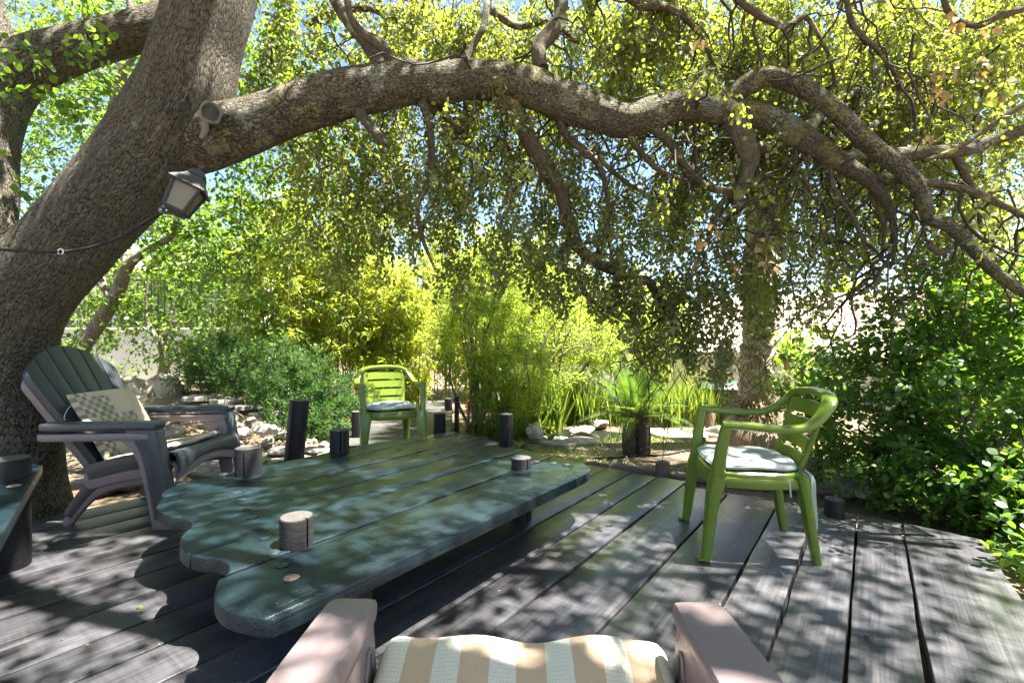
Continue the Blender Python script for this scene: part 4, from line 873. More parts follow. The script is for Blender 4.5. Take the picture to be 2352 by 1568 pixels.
make_post('edging_stake', 'small pale brown stake near the palm', (2.66, 6.5, 0), .055, .12, 16, notch=False, z0=-.25, mat='log', catg='stake')
hs = thing('garden_hose', 'thin black irrigation hose on the dry soil', 'hose', (.3, 4.8, -.1))
MB().tube([(q[0]-.3, q[1]-4.8, gz(q[0], q[1])+.112) for q in spline([(.15, 4.85), (.5, 4.86), (.95, 4.82), (1.25, 4.93), (1.6, 5.02), (1.95, 5.22), (2.3, 5.0), (2.6, 4.85)], 8)], .011, 8).build('pipe', M['cable'], hs)
# gravel strip
def pebbles(n, fn, smin, smax, name, label, mat):
    V = []; Fc = []; oct_ = np.array([(1, 0, 0), (-1, 0, 0), (0, 1, 0), (0, -1, 0), (0, 0, 1), (0, 0, -1), ], float)
    of = np.array([(0, 2, 4), (2, 1, 4), (1, 3, 4), (3, 0, 4), (2, 0, 5), (1, 2, 5), (3, 1, 5), (0, 3, 5)])
    P = np.array([fn() for _ in range(n)]); a = rng.uniform(0, 6.28, n); ca, sa = np.cos(a), np.sin(a)
    S = rng.uniform(smin, smax, (n, 1))*rng.uniform(.6, 1.2, (n, 3))*np.array([1, 1, .65]); B = oct_[None]*S[:, None, :]*rng.uniform(.8, 1.25, (n, 6, 1))
    X = B[..., 0]*ca[:, None]-B[..., 1]*sa[:, None]; Yv = B[..., 0]*sa[:, None]+B[..., 1]*ca[:, None]; B = np.stack([X, Yv, B[..., 2]], -1)+P[:, None, :]
    Fi = (of[None]+np.arange(n)[:, None, None]*6).reshape(-1, 3)
    me = bpy.data.meshes.new(name); me.from_pydata(B.reshape(-1, 3).tolist(), [], Fi.tolist())
    at = me.attributes.new('rnd', 'FLOAT', 'POINT'); at.data.foreach_set('value', np.repeat(rng.uniform(0, 1, n), 6).astype(np.float32)); me.shade_smooth()
    return tag(link(name, me, mat), label, None, None, 'stuff')
m_, ns2, ls2, p2 = mk('gravel_stone'); at_ = node(ns2, 'ShaderNodeAttribute', attribute_name='rnd'); rp = ramp(ns2, [(0, (.22, .17, .13)), (.5, (.42, .36, .29)), (1, (.62, .57, .5))]); ls2.new(at_.outputs['Fac'], rp.inputs[0]); ls2.new(rp.outputs[0], p2.inputs['Base Color']); p2.inputs['Roughness'].default_value = .85
def grav():
    u = random.uniform(3.62, 4.02); v = random.uniform(-2.1, .75); p = uv(u, v); return (p.x, p.y, gz(p.x, p.y)+random.uniform(.0, .012))
pebbles(4200, grav, .008, .017, 'gravel', 'pale gravel strip between deck and edging logs', m_)
def litter():
    X, Y = random.uniform(-3.4, 3.2), random.uniform(4.2, 7.2); return (X, Y, gz(X, Y)+.004)
pebbles(2600, litter, .006, .016, 'gravel', 'loose small stones scattered over the garden soil', m_)
# ------------------------------------------------------------------ rocks and flagstones
def ico(sub):
    bm = bmesh.new(); bmesh.ops.create_icosphere(bm, subdivisions=sub, radius=1); v = np.array([q.co[:] for q in bm.verts]); f = [tuple(x.index for x in q.verts) for q in bm.faces]; bm.free(); return v, f
ICO = ico(4)
def rock(name, label, loc, dims, seed, rz=0.0, group=None, cat_='rock'):
    r = np.random.default_rng(seed); v = ICO[0].copy()
    for k in range(16):
        n = unit(r.normal(size=3)); d = r.uniform(.52, .86); t = v@n; v = v-np.outer(np.maximum(0, t-d), n)
    for k in range(5):
        w = r.normal(size=3)*(3+2*k); v = v*(1+.035/(1+.5*k)*np.sin(v@w+r.uniform(0, 6)))[:, None]
    v = v*np.array(dims)*1.15; v[:, 2] = np.maximum(v[:, 2], -dims[2]*.7)
    mb = MB(); mb.add([tuple(p) for p in v], ICO[1]); me = mb.mesh(name); me.set_sharp_from_angle(angle=math.radians(28))
    o = link(name, me, M['rock']); o.location = loc; o.rotation_euler = (0, 0, rz); return tag(o, label, cat_, group)
R_ = [((330, 893, 6.2), (.30, .24, .19), 'large pale boulder behind the arm of the charcoal chair'), ((385, 885, 6.4), (.36, .25, .20), 'brown cracked boulder beside the juniper bush'),
      ((265, 885, 6.1), (.20, .17, .15), 'grey boulder beside the back of the charcoal chair'), ((293, 890, 6.5), (.11, .10, .13), 'small upright grey rock between two boulders'),
      ((290, 925, 5.3), (.16, .13, .11), 'white sunlit rock at the cushion corner'), ((385, 958, 4.9), (.20, .14, .11), 'mottled grey rock seen under the far arm of the charcoal chair'),
      ((520, 955, 5.2), (.16, .13, .12), 'pale rock just right of the far chair arm'), ((395, 985, 4.5), (.10, .09, .07), 'small brown rock below the far chair arm'),
      ((612, 985, 5.0), (.17, .10, .06), 'orange brown flat rock beside the tall leaning post'), ((575, 965, 5.4), (.10, .08, .06), 'small white rock in the rockery near the leaning post'),
      ((545, 975, 5.1), (.09, .07, .06), 'small pinkish rock in the rockery middle'), ((440, 960, 5.0), (.11, .09, .06), 'small tan rock under the far chair arm'),
      ((470, 975, 4.8), (.08, .08, .05), 'dark small rock near the seat front of the charcoal chair'), ((560, 990, 4.7), (.12, .09, .06), 'grey rock in front of the rockery'),
      ((300, 1105, 3.85), (.17, .11, .08), 'mossy rock seen beneath the charcoal chair'), ((245, 1118, 3.75), (.16, .10, .07), 'pale rough rock beneath the chair near the trunk'),
      ((470, 1075, 3.9), (.16, .10, .08), 'grey rock under the front of the charcoal chair'), ((1228, 985, 5.7), (.15, .10, .10), 'pale rock among the reeds by the pond'),
      ((1340, 985, 6.0), (.22, .14, .05), 'flat pale rock at the pond edge by the cycad'), ((1375, 968, 6.7), (.28, .16, .07), 'long flat rock across the pond'),
      ((1935, 1110, 3.65), (.10, .09, .09), 'pale rock at the foot of the leafy bush'), ((1985, 1125, 3.5), (.09, .08, .06), 'small rock half under the leafy bush'),
      ((640, 1030, 4.75), (.14, .10, .05), 'flat stone at the foot of the tall leaning post'), ((715, 1030, 4.6), (.16, .10, .04), 'flat grey slab behind the low table'),
      ((1655, 985, 6.0), (.2, .14, .06), 'flat pale rock by the palm base')]
for i, ((x, y, Y), d, lb) in enumerate(R_):
    p = W(x, y, Y); rock('rock', lb, (p.x, p.y, max(p.z-.02, gz(p.x, p.y)+d[2]*.35)), d, 300+i, random.uniform(0, 3), 'garden rocks')
for i in range(34):
    X, Y = random.uniform(-3.3, -1.75), random.uniform(4.3, 5.7)
    d = random.uniform(.035, .075); rock('rock', 'small broken stone in the rockery behind the charcoal chair', (X, Y, gz(X, Y)+d*.3), (d*1.3, d, d*.7), 400+i, random.uniform(0, 3), 'small rockery stones')
def flag(label, cx_, cy_, r, seed, z=None):
    rr = random.Random(seed); n = 9; pts = [(r*rr.uniform(.75, 1.1)*1.3*math.cos(2*PI*k/n), r*rr.uniform(.75, 1.1)*math.sin(2*PI*k/n)) for k in range(n)]
    z = gz(cx_, cy_) if z is None else z
    o = MB().prism([tuple(p) for p in spline(pts+[pts[0]], 3)[:-1]], -.02, .035, .008).build('flagstone', M['rock']); o.location = (cx_, cy_, z+.008); o.rotation_euler = (rr.uniform(-.05, .05), rr.uniform(-.05, .05), rr.uniform(0, 3)); return tag(o, label, 'flagstone', 'garden flagstones')
for i, (x, y, r) in enumerate([(1265, 1005, .22), (1320, 1000, .2), (1285, 1020, .16), (1395, 1000, .22), (1330, 1015, .18), (1560, 1000, .26), (1620, 995, .24), (1500, 992, .2)]):
    p = G(x, y, -.11); flag(['flat pale stone right behind the lone black post', 'flat pale stone left of the cycad by the pond', 'small flat stone in front of the pond stones', 'flat stone just behind the cycad stems on the left', 'flat stone nearest the hose left of the cycad', 'sunlit flat stone right of the cycad', 'sunlit flat stone by the palm base', 'flat stone behind the cycad fronds'][i], p.x, p.y, r, i)
for i in range(11):
    p = W([470, 520, 560, 610, 640, 585, 530, 495, 600, 660, 555][i], [935, 940, 938, 945, 965, 955, 985, 1000, 1005, 1000, 1015][i], [6.0, 5.9, 5.8, 5.8, 5.4, 5.5, 4.9, 4.6, 4.6, 4.8, 4.5][i])
    flag('flat grey slab in the rockery left of the juniper', p.x, p.y, random.uniform(.13, .22), 60+i)

# ------------------------------------------------------------------ walls, fence, houses behind
def wallbox(name, label, cx_, cy_, w, d, z0, z1, mat, rz=0.0, cap=True, cat_='wall'):
    t = thing(name, label, cat_, (cx_, cy_, 0), rz); MB().box((0, 0, (z0+z1)/2), (w, d, z1-z0), .01).build('wall', M[mat], t)
    if cap: MB().box((0, 0, z1+.022), (w+.04, d+.08, .04), .008).build('coping', M[mat], t)
    return t
wl_ = wallbox('garden_wall', 'low white plastered garden wall behind the small tree', -6.6, 8.3, 4.6, .2, -.1, 1.24, 'wall', 0)
pl_ = wallbox('gate_pillar', 'tall white plastered pillar at the end of the garden wall', -4.35, 8.3, .34, .34, -.1, 2.25, 'wall', 0, True, 'pillar')
rl = thing('railing', 'black iron railing on top of the white garden wall', 'railing', (-6.6, 8.3, 1.28))
for z in (.06, .82): MB().box((0, 0, z), (4.1, .035, .03), .003).build('rail', M['iron'], rl)
barme = MB().box((0, 0, .44), (.016, .016, .75), .002).mesh('bar')
for i in range(36):
    o = link('bar', barme, M['iron'], rl); o.location = (-2.02+i*.1154, 0, 0)
tank_wall = wallbox('garden_wall', 'white plastered wall glimpsed behind the reeds', .9, 8.9, 2.6, .2, -.1, 1.15, 'wall', .1)
wallbox('gate_pillar', 'cream plastered pillar among the bamboo behind the boardwalk', -1.65, 8.4, .30, .30, -.1, 1.15, 'wallcream', .2, True, 'pillar')
def tiled_house(label, loc, rz, w, d, eave, ridge, wm, far):
    t = thing('house', label, 'house', loc, rz)
    MB().box((0, 0, eave/2-.3), (w, d, eave+.6-.02), .01).build('wall', M[wm], t)
    for s in (-1, 1): MB().add([(s*(w/2-.01), -d/2, eave-.03), (s*(w/2-.01), d/2, eave-.03), (s*(w/2-.01), 0, ridge-.12), (s*(w/2-.2), -d/2, eave-.03), (s*(w/2-.2), d/2, eave-.03), (s*(w/2-.2), 0, ridge-.12)], [(0, 1, 2), (5, 4, 3), (0, 2, 5, 3), (1, 4, 5, 2)]).build('gable', M[wm], t, False)
    for s in (-1, 1):
        vs = [(-w/2-.25, s*(d/2+.3), eave-.05), (w/2+.25, s*(d/2+.3), eave-.05), (w/2+.25, 0, ridge), (-w/2-.25, 0, ridge)]
        vs += [(x, y, z-.08) for x, y, z in vs]; rf = MB().add(vs, [(0, 1, 2, 3), (7, 6, 5, 4), (0, 4, 5, 1), (1, 5, 6, 2), (2, 6, 7, 3), (3, 7, 4, 0)]).build('roof', M['tile'], t, False)
        if s > 0: continue
        L = math.hypot(d/2+.3, ridge-eave+.05); ang = math.atan2(ridge-eave+.05, d/2+.3)
        arc = [(.085*math.cos(a), .085*math.sin(a)) for a in np.linspace(0, PI, 7)]; arc2 = [(x*.86, y*.86) for x, y in arc[::-1]]
        nn = len(arc); vv = []
        for yy, sc in ((0, 1.0), (.40, .86)): vv += [(x*sc, yy, z*sc) for x, z in arc+arc2]
        q = 2*nn; ff = [tuple(reversed(range(q))), tuple(range(q, 2*q))]+[(i, (i+1) % q, q+(i+1) % q, q+i) for i in range(q)]
        me = MB().add(vv, ff).mesh('roof_tile'); cols = int((w+.4)/.19); rows = int(L/.33)
        cnt = 0
        for c in range(cols):
            for rr in range(rows):
                if cnt >= far: break
                cnt += 1; o = link('roof_tile', me, M['tile'], rf); f = rr*.33
                o.location = (-w/2-.15+c*.19, -(d/2+.32)+f*math.cos(ang), eave-.045+f*math.sin(ang)+.012); o.rotation_euler = (ang-.04, 0, random.uniform(-.03, .03))
    for x in (-w*.3, w*.05, w*.32):
        if abs(x) < w/2-.6:
            o = MB().box((x, -d/2-.015, eave*.55), (.8, .05, eave*.42), .004).build('window', M['iron'], t); MB().box((x, -d/2-.045, eave*.55-eave*.22), (.95, .1, .04), .003).build('sill', M[wm], o)
    return t
tiled_house('pale neighbouring house with clay tile roof behind the right bush', (7.6, 10.2, -.2), math.radians(-30), 6.0, 4.4, .95, 2.3, 'wall', 290)
tiled_house('white house with tiled roof far behind the garden wall', (-11.0, 17.5, .3), math.radians(-14), 8, 6, 2.7, 4.2, 'wall', 290)
aw = wallbox('garden_wall', 'cream wall seen between the palm and the oak leaves', 4.15, 8.6, 2.6, .2, -.1, .85, 'wallcream', -.05)
bn = thing('garden_bin', 'dark green rounded plastic bin left of the palm', 'bin', (3.15, 7.2, gz(3.15, 7.2)))
MB().lathe([(.30, 0), (.33, .02), (.36, .25), (.38, .43), (.40, .45), (.40, .48)], 28).build('body', M['bin'], bn); MB().lathe([(.41, .481), (.41, .505), (.33, .56), (.18, .60), (.02, .615)], 28).build('lid', M['bin'], bn)
ob = thing('water_jug', 'clear and orange jug standing beside the boardwalk', 'jug', (-.66, 7.9, gz(-.66, 7.9))); MB().lathe([(.07, 0), (.085, .02), (.085, .2), (.06, .25), (.03, .28), (.03, .31)], 16).build('body', M['orange'], ob); MB().lathe([(.034, .311), (.034, .335), (.01, .34)], 12).build('cap', M['white'], ob)

# ------------------------------------------------------------------ broadleaf trees and bushes
def plant(name, label, cat_, loc, group=None): return thing(name, label, cat_, loc, 0, group)
# slender green tree behind the oak trunk
gt = plant('broadleaf_tree', 'bright green small-leaved tree with slender grey stems behind the oak trunk', 'tree', (-3.95, 4.6, .0))
GI = gt.matrix_basis.inverted()
for i, pts in enumerate([[(168, 880, 4.5, 24), (185, 810, 4.5, 21), (235, 730, 4.45, 20), (270, 670, 4.4, 18), (292, 615, 4.35, 15), (330, 580, 4.3, 11), (390, 545, 4.25, 9), (410, 500, 4.2, 6), (470, 440, 4.2, 4)],
                         [(258, 690, 4.4, 12), (232, 640, 4.4, 10), (225, 560, 4.5, 9), (240, 400, 4.6, 11), (255, 280, 4.6, 15), (285, 160, 4.6, 12), (300, 60, 4.6, 9), (290, -60, 4.6, 6)],
                         [(290, 615, 4.35, 8), (285, 570, 4.4, 8), (300, 460, 4.5, 6), (360, 320, 4.6, 4)],
                         [(285, 160, 4.6, 7), (330, 110, 4.5, 6), (380, 90, 4.4, 4)],
                         [(255, 280, 4.6, 5), (180, 200, 4.4, 4), (100, 130, 4.2, 3)]]):
    P, R = pxpath(pts, 8); o = MB().tube(P, R, 12, lump=.05, seed=70+i, lf=5).build('trunk' if i == 0 else 'branch', M['graybark'], gt); o.matrix_basis = GI
GROWS = ['899802720000000000000000', '799702831000000000000000', '698404720000000000000000', '685004763000000000000000', '550257984000000000000000', '223789984000000000000000', '037765310000000000000000', '036653100000000000000000', '012221000000000000000000']
g1 = gridpts(GROWS, 1.05, (3.9, 5.2)); g2 = np.concatenate([gridpts(GROWS, .8, (5.0, 6.4)), gridpts(GROWS[:4], .9, (5.6, 7.0))]); g1 = g1[g1[:, 2] > .55]; g2 = g2[g2[:, 2] > .7]
Pg, Rg = twigs(g1, rng.uniform(.25, .6, len(g1)), droop=.35, n=6, spread=.6, r0=.004); Ph, Rh = twigs(g2, rng.uniform(.3, .7, len(g2)), droop=.4, n=6, spread=.6, r0=.004)
twigpart(gt, 'twigs', M['twig'], np.concatenate([Pg, Ph]), np.concatenate([Rg, Rh]), 4)
gl = leaves_on(Pg, 40, .10, .038); gl2 = leaves_on(Ph, 44, .13, .042)
g3 = gridpts(['453100', '342000', '221000', '110000'], 1.0, (2.75, 3.25)); Pk, Rk = twigs(g3, rng.uniform(.2, .45, len(g3)), droop=.5, n=6, spread=.6, r0=.003); twigpart(gt, 'twigs', M['twig'], Pk, Rk, 4); gl = cat(gl, leaves_on(Pk, 18, .09, .042))
gl = leaf_parts(gt, M['treeleaf'], OVAL, gl, 160, 'green'); foliage(gt, 'crown', M['treeleaf'], OVAL6, cat(gl, gl2))
# thicket of thin bent stems by the wall
th = plant('small_tree', 'small bent-stemmed tree in front of the white garden wall', 'tree', (-5.0, 7.0, gz(-5, 7)))
for i, pts in enumerate([[(372, 868, 6.9, 9), (388, 820, 6.9, 8), (375, 780, 6.9, 8), (395, 740, 6.9, 6), (410, 680, 6.9, 4), (440, 600, 6.9, 3)], [(365, 868, 6.9, 7), (372, 820, 6.9, 6), (355, 770, 6.9, 5), (335, 720, 6.9, 4), (340, 640, 6.9, 3)], [(375, 780, 6.9, 6), (340, 760, 6.95, 4), (300, 730, 7, 3), (260, 690, 7, 2)], [(218, 850, 6.7, 8), (205, 800, 6.7, 7), (190, 770, 6.7, 5), (180, 700, 6.7, 3)], [(222, 850, 6.7, 5), (225, 790, 6.7, 4), (228, 700, 6.7, 3)], [(395, 740, 6.9, 4), (440, 730, 6.9, 3), (500, 700, 6.9, 2)]]):
    P, R = pxpath(pts, 7); o = MB().tube(P, R, 8, lump=.08, seed=90+i).build('trunk' if i in (0, 1, 3) else 'branch', M['graybark'], th); o.matrix_basis = th.matrix_basis.inverted()
t2 = gridpts(['012220000000', '024455300000', '013332000000'], 1.5, (6.2, 7.6), y0=560); Pt, Rt = twigs(t2, rng.uniform(.3, .7, len(t2)), droop=.6); twigpart(th, 'twigs', M['twig'], Pt, Rt, 3); foliage(th, 'crown', M['treeleaf'], OVAL6, leaves_on(Pt, 36, .12, .045))
# big leafy bush at the right
bu = plant('leafy_bush', 'big dark green round-leaved bush at the right of the deck', 'bush', (3.5, 3.2, -.12))
def ellip(n, c, r, shell=.45):
    d = rand_unit(n); rad = rng.uniform(shell, 1, n)**.6; return np.array(c)+d*np.array(r)*rad[:, None]
bc = np.concatenate([ellip(330, (3.45, 3.25, .72), (.95, .62, .80)), ellip(220, (3.85, 2.75, .62), (.75, .5, .72)), ellip(150, (2.75, 3.75, .42), (.42, .4, .62)), ellip(210, (4.2, 3.7, .9), (1.0, .7, .75)), ellip(120, (3.15, 3.45, 1.2), (.55, .45, .42)), ellip(90, (3.3, 2.75, .12), (.5, .30, .25)), ellip(25, (2.6, 4.2, .4), (.25, .3, .4)), ellip(170, (2.95, 2.55, .10), (.55, .6, .25)), ellip(120, (2.85, 3.3, .12), (.5, .45, .28)), ellip(90, (3.5, 2.3, .3), (.6, .4, .4))])
bc = bc[(bc[:, 2] > -.1)]
dv = bc[:, 0]*VV.x+bc[:, 1]*VV.y; du = bc[:, 0]*UU.x+bc[:, 1]*UU.y; keep = ~((dv < .58) & (du < 3.72)); bc = bc[keep]
Pu, Ru = twigs(bc, rng.uniform(.16, .4, len(bc)), droop=.1, n=6, spread=.6, up=.25, r0=.0035); twigpart(bu, 'twigs', M['twig'], Pu, Ru, 4)
bl = leaves_on(Pu, 30, .07, .041, tilt=.75, down=.0); bl = leaf_parts(bu, M['bushleaf'], OVAL, bl, 280, 'bush'); foliage(bu, 'crown', M['bushleaf'], OVAL6, bl)
for i in range(9):
    r = random.Random(i); a = Vector((3.3+r.uniform(-.5, .6), 3.1+r.uniform(-.35, .4), -.12)); tip = a+Vector((r.uniform(-.5, .5), r.uniform(-.4, .4), r.uniform(.8, 1.3))); mid = a.lerp(tip, .5)+Vector((r.uniform(-.1, .1), r.uniform(-.1, .1), 0))
    o = MB().tube([tuple(p) for p in spline([a, mid, tip], 6)], list(np.linspace(.018, .005, 13)), 8, lump=.06, seed=i).build('stem', M['graybark'], bu); o.matrix_basis = bu.matrix_basis.inverted()
def bush(name, label, blobs, leafs, size, mat, shape, per=26, stems=5, tw=.3, up=.3, down=0.0, cat_='bush', tilt=.8, off=.07, droop=.1):
    c = blobs[0][1]; x, y = c[0], c[1]; t = plant(name, label, cat_, (x, y, gz(x, y)))
    pc_ = np.concatenate([ellip(n, c, r) for n, c, r in blobs]); pc_ = pc_[pc_[:, 2] > gz(x, y)]
    P_, R__ = twigs(pc_, rng.uniform(tw*.6, tw*1.4, len(pc_)), droop=droop, n=5, spread=.6, up=up, r0=.003); twigpart(t, 'twigs', M['twig'], P_, R__, 3)
    foliage(t, 'crown', M[mat], shape, leaves_on(P_, per, off, size, tilt=tilt, down=down))
    for i in range(stems):
        r = random.Random(i+int(x*100)); a = Vector((r.uniform(-.15, .15), r.uniform(-.12, .12), 0)); b_ = blobs[i % len(blobs)]
        tip = Vector(b_[1])-Vector((x, y, gz(x, y)))+Vector((r.uniform(-.6, .6)*b_[2][0], r.uniform(-.5, .5)*b_[2][1], r.uniform(0, .6)*b_[2][2])); mid = a.lerp(tip, .55)+Vector((r.uniform(-.12, .12), r.uniform(-.1, .1), .05))
        MB().tube([tuple(p) for p in spline([a, mid, tip], 6)], list(np.linspace(.022, .005, 13)), 7, lump=.08, seed=i).build('stem', M['graybark'], t)
    return t
bush('leafy_bush', 'dark round-leaved sprigs between palm trunk and near green chair', [(34, (3.05, 4.9, .72), (.33, .3, .34))], 0, .05, 'bushleaf', OVAL6, 24, 3)
# flowering shrub in the middle, with bare stems
bush('flowering_shrub', 'tall bright green shrub with many brown stems beside the boardwalk', [(200, (-.45, 6.2, .95), (.62, .5, .75)), (170, (-.35, 6.6, 1.75), (.6, .5, .65)), (130, (.05, 6.0, .50), (.55, .3, .5)), (90, (-.7, 7.0, 1.4), (.5, .5, .8))], 0, .045, 'shrub', NARROW, 60, 14, .32, .5, -.1, off=.06)
bush('flowering_shrub', 'yellow green shrub with arching grey branches behind the pond', [(260, (.75, 7.2, 1.0), (.9, .5, .65)), (190, (1.75, 7.6, .95), (.7, .5, .65)), (110, (.4, 7.4, 1.6), (.55, .4, .55))], 0, .045, 'shrub', NARROW, 52, 12, .35, .3, 0, off=.07)
bush('leafy_bush', 'dense yellow green hedge shrub in front of the white wall', [(150, (.55, 8.15, 1.15), (.95, .4, 1.1)), (60, (-.2, 8.2, 1.6), (.5, .4, .8))], 0, .055, 'shrub', NARROW, 60, 8, .4, .4, 0, off=.09)
bush('leafy_bush', 'light green shrub behind the reeds left of the palm', [(130, (2.2, 8.1, .85), (.95, .4, .9)), (50, (1.7, 8.2, 1.5), (.5, .35, .5))], 0, .055, 'shrub', NARROW, 60, 8, .4, .4, 0, off=.09)
# arching bare branches of that shrub
ab = plant('bare_shrub', 'arching bare grey branches above the reeds', 'bush', (.25, 6.7, gz(.25, 6.7)))
for i in range(16):
    r = random.Random(500+i); tip = Vector((r.uniform(-.3, 1.6), r.uniform(-.3, .4), r.uniform(.9, 1.5))); mid = Vector((tip.x*.35, tip.y*.4, tip.z*.85)); end = tip+Vector((r.uniform(.1, .5), 0, r.uniform(-.35, .0)))
    MB().tube([tuple(p) for p in spline([(0, 0, 0), mid, tip, end], 6)], list(np.linspace(.016, .003, 19)), 7, lump=.1, seed=i).build('stem', M['graybark'], ab)
# juniper: feathery sprays
jn = plant('juniper_bush', 'low feathery dark green juniper spreading over the rockery', 'bush', (-3.1, 6.1, gz(-3.1, 6.1)))
jc = np.concatenate([ellip(330, (-3.35, 6.35, .62), (.95, .55, .40), .55), ellip(200, (-2.6, 6.0, .32), (.6, .5, .38), .55), ellip(110, (-2.15, 5.85, .12), (.42, .35, .28), .5), ellip(150, (-3.9, 6.6, .75), (.6, .4, .35), .5), ellip(90, (-2.45, 5.6, -.02), (.3, .25, .2), .5)])
Pj, Rj = twigs(jc, rng.uniform(.15, .34, len(jc)), droop=-.1, n=5, spread=.5, up=.25, r0=.003); twigpart(jn, 'twigs', M['twig'], Pj, Rj, 3)
foliage(jn, 'needles', M['juniper'], [(0, 0), (.45, .12), (1, 0), (.45, -.12)], leaves_on(Pj, 60, .05, .050, tilt=1.0, down=-.35), .0)
# bamboo clumps
def bamboo(label, cx_, cy_, n, rx, ry, hh, seed):
    t = plant('bamboo_clump', label, 'bamboo', (cx_, cy_, gz(cx_, cy_)), 'bamboo clumps'); r = np.random.default_rng(seed); z0 = gz(cx_, cy_)
    tops = []
    for i in range(n):
        x, y = r.uniform(-rx, rx), r.uniform(-ry, ry); h = hh*r.uniform(.7, 1.1); lx, ly = r.uniform(-.25, .25), r.uniform(-.2, .2)
        P = [(x+lx*(k/8)**2, y+ly*(k/8)**2, h*k/8) for k in range(9)]; MB().tube(P, [.010*(1-.06*k) for k in range(9)], 6).build('culm', M['culm'], t); tops.append(np.array(P)+np.array([cx_, cy_, z0]))
    tp = np.array(tops); k = int(n*15); ii = r.integers(0, n, k); f = r.uniform(1.6, 7.9, k); j = f.astype(int); s_ = tp[ii, j]+(tp[ii, np.minimum(j+1, 8)]-tp[ii, j])*(f-j)[:, None]
    P_, R__ = twigs(s_, r.uniform(.2, .5, k), droop=.5, n=5, spread=.7, up=.15, r0=.002); twigpart(t, 'twigs', M['culm'], P_, R__, 3)
    foliage(t, 'leaves', M['bamboo'], [(0, 0), (.3, .09), (1, 0), (.3, -.09)], leaves_on(P_, 30, .05, .115, tilt=.9, down=.3), .25); return t
bamboo('bamboo clump beside the white gate pillar', -3.7, 7.6, 22, .6, .3, 2.9, 1)
bamboo('bamboo clump with thin culms behind the juniper', -2.75, 7.3, 30, .6, .35, 2.9, 2)
bamboo('bright yellow bamboo clump directly behind the far green chair', -1.85, 7.4, 28, .5, .4, 2.5, 3)
bamboo('tall bamboo mass behind the boardwalk end', -1.3, 9.6, 30, .9, .4, 3.5, 4)
bamboo('bamboo mass farther back behind the juniper', -3.4, 9.3, 30, .9, .4, 3.4, 5)
bamboo('tall bamboo mass behind the white wall', .6, 9.7, 30, 1.0, .4, 3.3, 6)
bamboo('bamboo mass behind the white wall near the palm', 2.5, 9.8, 28, 1.0, .4, 2.7, 7)
# background trees that close the view
def bgtree(label, c, r, n, size, mat, trunk, shape=OVAL6):
    t = plant('garden_tree', label, 'tree', (c[0], c[1], gz(c[0], c[1])), 'trees beyond the garden'); z0 = gz(c[0], c[1])
    pc_ = ellip(n, c, r, .3); pc_ = pc_[pc_[:, 2] > z0+.2]; P_, R__ = twigs(pc_, rng.uniform(.3, .8, len(pc_)), droop=.3, n=5, r0=.006); twigpart(t, 'twigs', M['twig'], P_, R__, 3)
    foliage(t, 'crown', M[mat], shape, leaves_on(P_, 34, .22, size)); MB().tube([(0, 0, 0), (.05, 0, (c[2]-z0)*.5), (-.05, .05, c[2]-z0+.3)], [trunk, trunk*.8, trunk*.4], 9, lump=.08).build('trunk', M['graybark'], t); return t
bgtree('bright leafy tree behind the bamboo on the left', (-6.2, 11.5, 2.4), (2.4, 1.2, 2.0), 260, .085, 'treeleaf', .09)
bgtree('yellow green tree behind the flowering shrub', (-.2, 10.5, 1.7), (1.6, .9, 1.7), 330, .075, 'shrub', .07)
bgtree('yellow green tree beyond the pond', (2.6, 11.5, .9), (1.8, .9, 1.1), 200, .08, 'shrub', .07)
bgtree('bright leafy tree far left beyond the wall', (-9.5, 13.5, 3.2), (2.6, 1.4, 2.6), 220, .10, 'treeleaf', .1)
bgtree('green tree beyond the right bush', (8.2, 8.0, .95), (1.6, .9, .75), 200, .08, 'treeleaf', .07)
bgtree('green tree at the right edge behind the bush', (5.6, 5.4, .9), (.9, .6, .85), 200, .06, 'treeleaf', .05)

# ------------------------------------------------------------------ reeds, grass, strappy plants
def blades(n, fn, hmin, hmax, lean=.35, wscale=1.0, curl=.35):
    P = np.array([fn() for _ in range(n)]); ax = unit(np.concatenate([rng.normal(size=(n, 2))*lean, np.ones((n, 1))], 1)); nr = unit(np.concatenate([rng.normal(size=(n, 2)), rng.uniform(-.2, .2, (n, 1))], 1))
    return P, ax, nr, rng.uniform(hmin, hmax, n), rng.uniform(0, 1, n)
def reedbed(label, cx_, cy_, rx, ry, n, h0, h1, w=1.0, mat='grass', lean=.16):
    t = plant('reed_clump', label, 'reeds', (cx_, cy_, gz(cx_, cy_)), 'reed clumps')
    def f():
        a = random.uniform(0, 6.28); q = math.sqrt(random.random()); X, Y = cx_+rx*q*math.cos(a), cy_+ry*q*math.sin(a); return (X, Y, gz(X, Y))
    foliage(t, 'blades', M[mat], [(0, -.005*w), (0, .005*w), (.35, .008*w), (.7, .006*w), (1, 0), (.7, -.006*w), (.35, -.008*w)], blades(n*2, f, h0, h1, lean), .22); return t
reedbed('tall reeds between the flowering shrub and the pond', .25, 6.6, .45, .4, 480, .45, 1.0)
reedbed('dense reeds on the far side of the pond', 1.0, 7.0, .8, .35, 700, .35, .8)
reedbed('bright reeds right of the cycad', 2.3, 7.0, .7, .4, 800, .3, .7)
reedbed('reeds at the foot of the flowering shrub', -.15, 5.85,   .3, .25, 120, .2, .5, 1.5, lean=.4)
